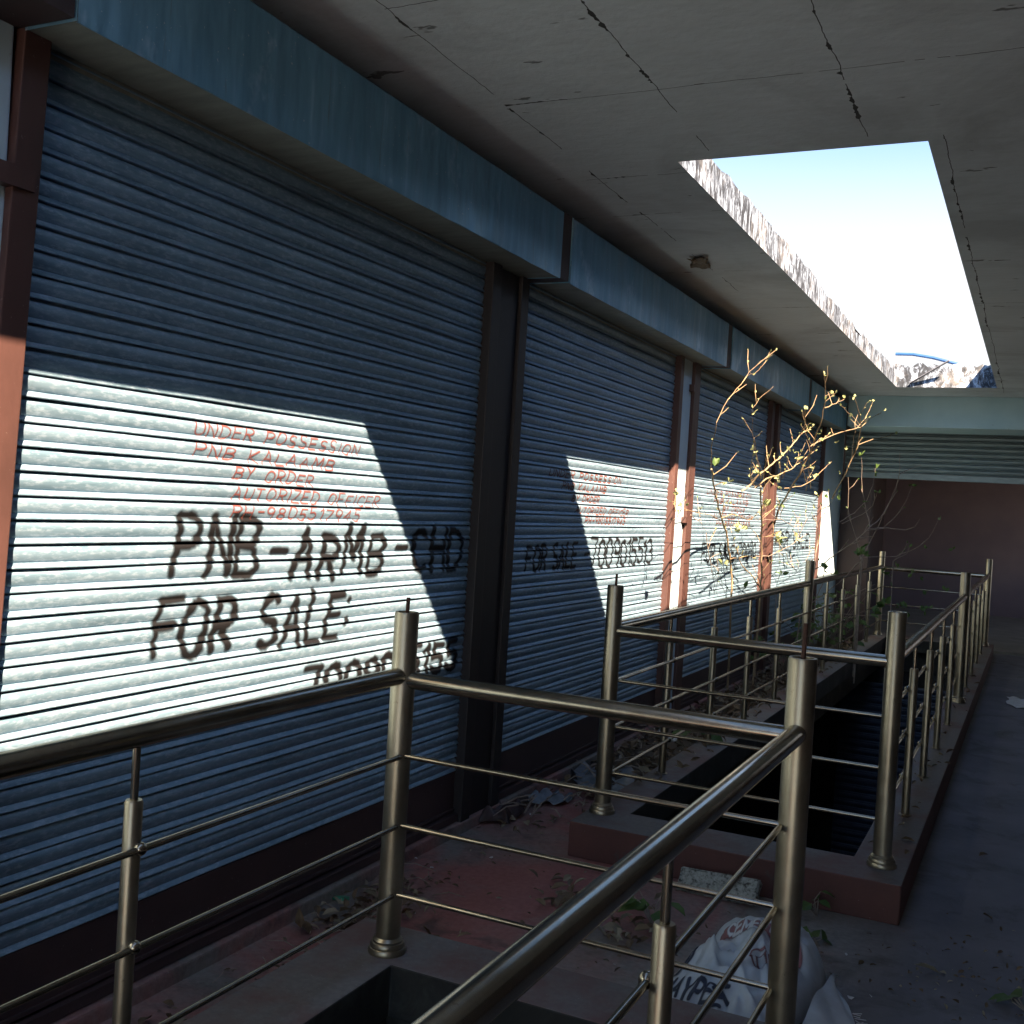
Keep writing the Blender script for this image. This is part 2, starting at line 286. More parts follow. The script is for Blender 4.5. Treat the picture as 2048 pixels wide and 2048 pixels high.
o=ob('passage_wall',boxes(((-2.44,20.2,-.28),(2.4,20.4,2.05)),((-2.44,20.17,2.05),(2.4,20.4,2.89))),MT['pmaroon']); tag(o,'dark maroon wall at the end of the passage under the far shutter','wall')
o=ob('lower_wall',boxes(((-2.7,-6,-3.29),(-2.44,13.62,-.29)),((-2.44,-6.,-3.29),(2.4,-5.8,-.29)),((-2.44,13.62,-3.29),(2.4,13.8,-.29))),MT['nearblack']); tag(o,'dark concrete walls of the lower storey seen down the pit','wall')
# piers between shutters
def pier(a,b,mat,lab,cat='pillar'):
    o=ob('pillar',boxes((a,b),bev=.006),mat); tag(o,lab,cat,'pillars between the shutters'); return o
pier((-2.44,1.655,FZ),(-2.25,1.797,2.85),MT['plaster'],'blue-white plaster pillar at the left edge beside the nearest shutter')
pier((-2.44,4.3735,FZ),(-2.245,4.5865,2.49),MT['shadepaint'],'broad pillar, its black colour standing for shade, between the first and second shutters')
pier((-2.44,7.195,FZ),(-2.25,7.455,2.85),MT['plaster'],'narrow white pillar, sunlit halfway, between second and third shutters')
pier((-2.44,10.055,FZ),(-2.335,10.215,2.85),MT['dmaroon'],'dark maroon pillar between the third and fourth shutters')
pier((-2.44,12.77,FZ),(-2.225,14.02,2.53),MT['plaster'],'wide white corner pillar with sunlit middle at the far end')
o=ob('jamb',boxes(((-2.225,14.02,FZ),(-1.86,14.2,2.0))),MT['dmaroon']); tag(o,'dark jamb right of the white corner pillar','jamb')
o=ob('beam',boxes(((-2.05,13.03,2.54),(2.4,13.85,2.89)),bev=.008),MT['teal']); tag(o,'pale teal plastered beam across the far end under the ceiling','beam')
# ------------------------------------------------------------------ rolling shutters
PROF=[(.0,-.011),(.036,-.011),(.046,0.),(.10,.0036),(.17,.0059),(.25,.0069),(.34,.0068),(.44,.0058),(.54,.0040),(.63,.0019),(.695,.0),(.71,-.001),(.80,.0035),(.88,.0074),(.92,.0088),(.955,.0080),(.964,.003),(.968,-.011)]
PT=[t for t,_ in PROF]+[1.]; PD=[d for _,d in PROF]+[-.011]
def dprof(z,pitch=PITCH,zg=ZG): return np.interp(((zg-np.asarray(z))/pitch)%1.,PT,PD)
SL={}
def slats(u0,u1,z0,z1,place,pitch=PITCH,zg=ZG,nu=36,seed=0):
    k0=math.ceil((zg-z1)/pitch-1e-6); k1=math.floor((zg-z0)/pitch+1e-6)
    zs=[];ds=[]
    for k in range(k0,k1):
        for t,d in PROF: zs.append(zg-(k+t)*pitch); ds.append(d)
    g=np.random.RandomState(seed); sag=g.uniform(-.0012,.0012,(k1-k0+1,nu+1)); dent=g.uniform(-.002,.002,(k1-k0+1,nu+1))
    def smooth(a,n):
        for _ in range(n): a=(a+np.roll(a,1,1)+np.roll(a,-1,1))/3
        return a
    big=smooth(g.uniform(-.012,.012,sag.shape),14); big2=smooth(g.uniform(-.006,.006,sag.shape),6)*.8
    SL[seed]=(k0,big*.35,big2,u0,u1,nu)
    V=[];F=[];n=len(zs);m=len(PROF)
    for i in range(n):
        for j in range(nu+1):
            f=j/nu; V.append(place(u0+(u1-u0)*f,zs[i]+big[i//m][j]*.35,ds[i]+big2[i//m][j]))
    for i in range(n-1):
        for j in range(nu): a=i*(nu+1)+j; F.append((a,a+nu+1,a+nu+2,a+1))
    return V,F
PX=lambda u,z,d:(XS+d,u,z)
PBK=lambda u,z,d:(u,14.0-d,z)
# stroke lettering
def arc(cx,cy,rx,ry,a0,a1,n=8): return [(cx+rx*math.cos(R(a0+(a1-a0)*i/n)),cy+ry*math.sin(R(a0+(a1-a0)*i/n))) for i in range(n+1)]
G={'A':[[(0,0),(.32,1),(.64,0)],[(.12,.38),(.52,.38)]],'B':[[(0,0),(0,1)],[(0,1)]+arc(.28,.76,.26,.24,90,-90)+[(0,.52)]+arc(.3,.26,.3,.26,90,-90)+[(0,0)]],
'C':[arc(.34,.5,.34,.5,50,310)],'D':[[(0,0),(0,1)]+arc(.16,.5,.46,.5,90,-90)+[(0,0)]],'E':[[(.55,1),(0,1),(0,0),(.55,0)],[(0,.52),(.45,.52)]],'F':[[(.55,1),(0,1),(0,0)],[(0,.52),(.45,.52)]],
'H':[[(0,0),(0,1)],[(.56,0),(.56,1)],[(0,.5),(.56,.5)]],'I':[[(.1,0),(.1,1)]],'J':[[(.45,1),(.45,.25)]+arc(.22,.25,.22,.25,0,-180)],'K':[[(0,0),(0,1)],[(.55,1),(0,.45),(.58,0)]],'L':[[(0,1),(0,0),(.52,0)]],'M':[[(0,0),(.08,1),(.36,.3),(.64,1),(.72,0)]],'N':[[(0,0),(0,1),(.55,0),(.55,1)]],
'O':[arc(.33,.5,.33,.5,90,450,14)],'P':[[(0,0),(0,1)]+arc(.26,.74,.28,.26,90,-90)+[(0,.48)]],'R':[[(0,0),(0,1)]+arc(.26,.74,.28,.26,90,-90)+[(0,.48)],[(.2,.48),(.56,0)]],'S':[arc(.3,.75,.26,.25,40,270)+arc(.3,.25,.28,.25,90,-140)],'T':[[(0,1),(.6,1)],[(.3,1),(.3,0)]],'U':[[(0,1),(0,.3)]+arc(.28,.3,.28,.3,180,360)+[(.56,1)]],'Y':[[(0,1),(.3,.5),(.6,1)],[(.3,.5),(.3,0)]],'Z':[[(0,1),(.55,1),(0,0),(.58,0)]],
'-':[[(.1,.5),(.5,.5)]],':':[[(.1,.25),(.12,.3)],[(.1,.7),(.12,.72)]],' ':[],
'0':[arc(.29,.5,.29,.5,90,450,14)],'1':[[(.05,.8),(.25,1),(.25,0)]],'3':[arc(.26,.76,.26,.24,150,-90)+arc(.26,.26,.3,.26,90,-150)],'4':[[(.42,0),(.42,1),(0,.35),(.6,.35)]],'5':[[(.52,1),(.08,1),(.05,.56)]+arc(.26,.3,.28,.3,110,-150)],'7':[[(0,1),(.56,1),(.2,0)]],'8':[arc(.28,.76,.22,.24,90,450,10),arc(.28,.26,.28,.26,90,450,10)],'9':[arc(.27,.72,.26,.28,0,360,10)+[(.5,.5),(.4,0)]]}
def strokes(txt,u0,v0,u1,v1,h,slant=.12,sp=.26,jit=.0,seed=1):
    """baseline from (u0,v0) to (u1,v1), letters h tall"""
    g=random.Random(seed); adv=[]; x=0
    for ch in txt:
        w=max([q[0] for s in G[ch] for q in s] or [.35]); adv.append(x); x+=w+sp
    L=math.hypot(u1-u0,v1-v0); k=L/(x-sp); dx,dy=(u1-u0)/L,(v1-v0)/L; out=[]
    for ch,a in zip(txt,adv):
        jx,jy,js=g.uniform(-jit,jit),g.uniform(-jit,jit),1+g.uniform(-jit,jit)
        for s in G[ch]:
            out.append([(u0+dx*k*(a+px)+slant*h*py+jx*h*.4-dy*h*py, v0+dy*k*(a+px)+h*py*js*dx+jy*h*.4) for px,py in s])
    return out
def raster(lines,wd,soft,cu,cv,place,wob=0.,seed=2):
    A=np.concatenate([np.array(l[:-1]) for l in lines if len(l)>1]); B=np.concatenate([np.array(l[1:]) for l in lines if len(l)>1])
    m=wd+soft+max(cu,cv); u0,v0=np.minimum(A,B).min(0)-m; u1,v1=np.maximum(A,B).max(0)+m
    us=np.arange(u0,u1,cu); vs=np.arange(v0,v1,cv); U,W=np.meshgrid(us,vs); U0,W0=U,W
    if wob: U=U+wob*(np.sin(W*37+U*11)+.6*np.sin(W*91-U*23)); W=W+wob*.6*np.sin(U*29+1)
    D=np.full(U.shape,9.)
    g=np.random.RandomState(seed); ww=wd*(1+g.uniform(-.25,.25,len(A)))
    for a,b,q in zip(A,B,ww):
        i0=max(0,int((min(a[0],b[0])-m-u0)/cu)); i1=int((max(a[0],b[0])+m-u0)/cu)+1; j0=max(0,int((min(a[1],b[1])-m-v0)/cv)); j1=int((max(a[1],b[1])+m-v0)/cv)+1
        S=np.s_[j0:j1,i0:i1]; ab=b-a; L=ab@ab+1e-12; t=np.clip(((U[S]-a[0])*ab[0]+(W[S]-a[1])*ab[1])/L,0,1)
        d=np.hypot(U[S]-a[0]-t*ab[0],W[S]-a[1]-t*ab[1])-(q-wd); D[S]=np.minimum(D[S],d)
    al=np.clip((wd+soft-D)/(2*soft),0,1); keep=(al>.01); kq=keep[:-1,:-1]|keep[1:,:-1]|keep[:-1,1:]|keep[1:,1:]
    idx=-np.ones(U.shape,int); need=np.zeros(U.shape,bool)
    need[:-1,:-1]|=kq; need[1:,:-1]|=kq; need[:-1,1:]|=kq; need[1:,1:]|=kq; idx[need]=np.arange(need.sum())
    V=place(U0[need],W0[need]); jj,ii=np.nonzero(kq)
    F=np.stack([idx[jj,ii],idx[jj,ii+1],idx[jj+1,ii+1],idx[jj+1,ii]],1)
    return V,F,al[need]
def writing(name,lines,wd,soft,mat,par,place,cu=.004,cv=.003,wob=0.):
    V,F,al=raster(lines,wd,soft,cu,cv,place,wob); o=ob(name,(V.tolist(),F.tolist()),mat,par,180)
    a=o.data.attributes.new('paint','FLOAT','POINT'); a.data.foreach_set('value',al.astype(np.float32))
    q=par.location; o.data.transform(Matrix.Translation(-q)); return o
def onslat(seed):
    def f(u,z):
        k0,bz,bd,u0,u1,nu=SL[seed]; k=np.clip(np.floor((ZG-z)/PITCH).astype(int)-k0,0,bz.shape[0]-1); q=np.clip((u-u0)/(u1-u0)*nu,0,nu-1e-6); j=q.astype(int); q=q-j
        return np.stack([XS+dprof(z)+.0016+bd[k,j]*(1-q)+bd[k,j+1]*q,u,z+bz[k,j]*(1-q)+bz[k,j+1]*q],1)
    return f
def rolling(lab,y0,y1,gl,gr,h0,h1,seed,gap=.13,lean=0):
    t=thing('rolling_shutter',lab,'shutter',(XS,(y0+y1)/2,FZ),'galvanised rolling shutters along the left wall')
    part('curtain',slats(y0-(.10 if lean else 0),y1,.222,2.58,PX,seed=seed),MT['galv'],t,35)
    yb=y0-(.10 if lean else 0)
    part('bottom_plate',boxes(((XS-.02,yb,.05),(XS+.004,y1,.222)),((XS-.02,yb,.045),(XS+.012,y1,.058)),bev=.002),MT['dmaroon'],t)
    part('bottom_lip',boxes(((XS-.02,yb,.004),(XS+.03,y1,.036)),((XS-.02,yb,.036),(XS-.005,y1,.05))),MT['dmaroon'],t)
    for a,b in (gl,gr):
        g=part('guide',boxes(((-2.40,a,FZ),(-2.228,b,2.6)),bev=.004),MT['shadepaint' if 4<a<5 else 'maroon'],t)  # guides beside the first dividing pillar have shade put into their colour
        if lean and a<2:
            for v in g.data.vertices: v.co.y+=lean*((v.co.z+FZ)-1.25)/1.25
    hd=part('hood',hood(h0,h1,seed),MT['hood'],t,30)
    part('soffit',boxes(((-2.262,h0+.004,2.492),(-2.066,h1-.004,2.5)),bev=0),MT['soffit'],hd)
    part('shade_gap_block',boxes(((-2.42,h1+.002,2.495),(-2.066,h1+gap,2.80))),MT['dmaroon'],hd)  # dark block closing the gap between hoods, its colour standing for shade
    part('lip',boxes(((-2.30,h0+.01,2.462),(-2.272,h1-.01,2.50))),MT['soffit'],hd)
    return t
def hood(a,b,seed):
    g=np.random.RandomState(seed+50); n=26; V=[];F=[]; zz=[2.487,2.50,2.56,2.64,2.72,2.79,2.80]; xx=[-2.0595]*6+[-2.07]
    for i in range(n+1):
        for j,(z,x) in enumerate(zip(zz,xx)):
            e=0 if i in(0,n) else g.uniform(-.002,.002); ez=g.uniform(-.003,.001) if j==0 else 0
            V.append((x+e,a+(b-a)*i/n,z+ez))
        V.append((-2.43,a+(b-a)*i/n,2.80)); V.append((-2.066,a+(b-a)*i/n,2.487))
    m=len(zz)+2
    for i in range(n):
        for j in range(m-1):
            if j==m-2: q=(i*m+m-1,(i+1)*m+m-1,(i+1)*m,i*m)
            else: q=(i*m+j,(i+1)*m+j,(i+1)*m+j+1,i*m+j+1)
            F.append(q)
    for y in (a,b):
        k=len(V); V+= [(-2.061,y,2.489),(-2.061,y,2.799),(-2.43,y,2.799),(-2.43,y,2.489)]; F.append((k,k+1,k+2,k+3))
    return V,F
sh0=rolling('shutter almost wholly beyond the left edge, only its hood corner showing',-.9,1.553,(-.99,-.9),(1.553,1.653),-1.0,1.66,8,.146)
sh1=rolling('nearest galvanised shutter with red lettering and black spray writing, half sunlit',1.90,4.29,(1.765,1.842),(4.29,4.372),1.81,4.635,1,.113,.045)
sh2=rolling('second shutter, sunlit only on its right part, with one line of black spray writing',4.667,7.12,(4.588,4.667),(7.12,7.192),4.752,7.64,2)
sh3=rolling('third shutter, behind the bare sapling, right of the narrow white pillar',7.60,9.95,(7.458,7.60),(9.95,10.052),7.775,10.72,3)
sh4=rolling('farthest shutter of the left row, next to the white corner pillar',10.33,12.72,(10.218,10.33),(12.72,12.767),10.855,13.02,4)
part('bracket',boxes(((-2.26,1.64,2.115),(-2.215,1.85,2.165))),MT['maroon'],sh1)
part('bracket',boxes(((-2.25,7.40,1.36),(-2.215,7.46,1.40))),MT['maroon'],sh3); part('bracket',boxes(((-2.25,7.40,2.28),(-2.215,7.46,2.33))),MT['maroon'],sh3)
RED=[('UNDER POSSESSION',2.50,3.37,1.583),('PNB KALAAMB',2.51,3.22,1.519),('BY ORDER',2.69,3.10,1.459),('AUTORIZED OFFICER',2.69,3.53,1.396),('PH-9805517945',2.69,3.40,1.339)]
ln=[]
for i,(s,a,b,z) in enumerate(RED): ln+=strokes(s,a,z,b,z-.008,.040,.25,.28,.12,i)
writing('red_lettering',ln,.0026,.0016,MT['brush'],sh1,onslat(1),.0025,.002,.0016)
ln=strokes('PNB-ARMB',2.44,1.165,3.58,1.13,.158,.16,.30,.16,5)+strokes('FOR SALE:',2.37,.93,3.36,.905,.16,.17,.26,.18,6)+strokes('-CHD',3.66,1.15,4.22,1.13,.17,.0,.25,.1,8)+strokes('7009015155',3.13,.69,4.22,.70,.12,.05,.22,.1,7)
writing('spray_writing',ln,.0132,.0065,MT['spray'],sh1,onslat(1),.004,.003,.005)
ln=strokes('FOR SALE',4.90,1.10,5.55,1.10,.125,.05,.22,.1,9)+strokes('-7009015513',5.66,1.09,6.86,1.09,.155,0,.16,.08,10)
writing('spray_writing',ln,.0098,.006,MT['spray'],sh2,onslat(2),.005,.003,.0035)
ln=[]
for i,(s,a,b,z) in enumerate([('UNDER POSSESSION',5.12,6.2,1.583),('PNB KALAAMB',5.3,5.95,1.519),('BY ORDER',5.45,5.85,1.459),('AUTORIZED OFFICER',5.5,6.35,1.396),('PH-9805517945',5.65,6.3,1.339)]): ln+=strokes(s,a,z,b,z-.004,.038,.25,.28,.12,i+20)
writing('small_lettering',ln,.0032,.0018,MT['thinbrush'],sh2,onslat(2),.0032,.0022)
ln=[]
for i,(s,a,b,z) in enumerate([('UNDER POSSESSION',8.1,9.5,1.583),('PNB KALAAMB',8.3,9.4,1.519),('BY ORDER',8.6,9.3,1.459),('AUTORIZED OFFICER',8.3,9.6,1.396),('PH-9805517945',8.4,9.5,1.339)]): ln+=strokes(s,a,z,b,z,.038,.25,.28,.12,i+30)
writing('small_lettering',ln,.0034,.002,MT['thinbrush'],sh3,onslat(3),.004,.0025)
writing('spray_writing',strokes('FOR SALE-70090',8.05,1.06,9.8,1.06,.13,.05,.22,.1,11),.010,.006,MT['spray'],sh3,onslat(3),.006,.004)
writing('spray_writing',strokes('FOR SALE',10.6,1.12,12.3,1.12,.16,.05,.22,.1,12),.012,.007,MT['spray'],sh4,onslat(4),.007,.004)
# far shutter, half raised
t=thing('rolling_shutter','half raised wide shutter at the far end under the teal beam','shutter',(0,14,2.0))
part('curtain',slats(-2.2,2.38,2.06,2.76,PBK,.066,2.06,20,9),MT['tealsheet'],t,35)
part('bottom_plate',boxes(((-2.2,13.985,1.985),(2.38,14.01,2.058)),bev=.003),MT['tealsheet'],t)
# lower storey shutter seen through the pit
t=thing('rolling_shutter','dark ribbed shutter in the lower storey seen down through the far pit','shutter',(0,13.55,-3.3))
part('curtain',slats(-2.0,2.3,-3.25,-.4,lambda u,z,d:(u,13.5-d,z),.09,0,16,11),MT['bluesheet'],t,35)
# ------------------------------------------------------------------ kerbs round the pits
def kerb(ox0,ox1,oy0,oy1,hx0,hx1,hy0,hy1,lab):
    o=ob('kerb',slab([ox0,hx0,hx1,ox1],[oy0,hy0,hy1,oy1],{(1,1)},FZ-.001,.10),[MT['kerb'],MT['nearblack']]); tag(o,lab,'kerb','raised kerbs round the two pits')
    m=o.modifiers.new('bevel','BEVEL'); m.width=.006; m.segments=2; m.limit_method='ANGLE'
    # lining of the opening below the kerb
    return o
kerb(-1.84,-.33,-1.6,2.93,-1.585,-.56,-1.25,2.675,'raised kerb round the near pit, red band and dusty top')
kerb(-1.715,-.375,4.30,13.95,-1.534,-.585,4.567,13.55,'raised red-sided kerb round the far pit')
# ------------------------------------------------------------------ railings
def post(t,x,y,spike=0):
    p=part('corner_post',lathe((x,y,.1),[(.036,0),(.036,.994),(.034,1.0),(.027,1.0),(.026,.985)],28),MT['poststeel'],t,40)
    part('base_flange',lathe((x,y,.1),[(.056,0),(.057,.008),(.053,.016),(.050,.017),(.051,.024),(.047,.031),(.044,.032),(.044,.038),(.0362,.046)],28),MT['poststeel'],p,40)
    if spike: part('spike',T([(x,y,1.06),(x+.002,y,1.1+spike)],.006,8),MT['rust'],p,60)
def baluster(t,x,y,inn):
    b=part('baluster',lathe((x,y,.1),[(.028,0),(.028,.004),(.019,.006),(.019,.675),(.0165,.68),(.009,.68)],18),MT['poststeel'],t,40)
    part('stem',T([(x,y,.77),(x,y,.90)],.0085,10),MT['steel'],b,60)
    for z in RZ: part('joint',ball((x+inn*.024,y,z),.0145),MT['steel'],b,180)
RZ=(.682,.478,.275)
def railing(lab,xl,xr,ys,bals,spikes,near=True):
    t=thing('railing',lab,'railing',(xl,ys[0],.1),'tubular steel railings round the pits')
    for i,y in enumerate(ys):
        post(t,xl,y,spikes.get((0,i),0)); post(t,xr,y,spikes.get((1,i),0))
    for x,inn in ((xl,1),(xr,-1)):
        for a,b in zip(ys,ys[1:]): part('top_rail',T([(x,a+.02,.9137),(x,b-.02,.9137)],.025,20),MT['steel'],t,60)
        for z in RZ: part('thin_rail',T([(x+inn*.024,ys[0]+.03,z)]+[(x+inn*.024+rnd.uniform(-.002,.002),y,z+rnd.uniform(-.004,.004)) for y in bals]+[(x+inn*.024,ys[-1]-.03,z)],.0075,10),MT['steel'],t,60)
        for y in bals: baluster(t,x,y,inn)
    for y,s in ((ys[0],1),(ys[-1],-1)):
        part('top_rail',T([(xl+.02,y,.9137-.012),(xr-.02,y,.9137-.012)],.025,20),MT['steel'],t,60)
        for z in RZ: part('thin_rail',T([(xl+.03,y+.012*s,z),(xr-.03,y+.012*s,z)],.0075,10),MT['steel'],t,60)
    return t
railing('near steel railing round the near pit, its front rail sweeping into the foreground',-1.646,-.502,[-1.45,2.748],[-.40,.65,1.70],{(0,1):.042,(1,1):.085})
railing('far steel railing on the red kerb, with balusters and the sapling leaning over it',-1.648,-.472,[4.51,9.07,13.68],[5.36,6.22,7.08,7.98,9.97,10.88,11.8,12.72],{(0,0):.05})
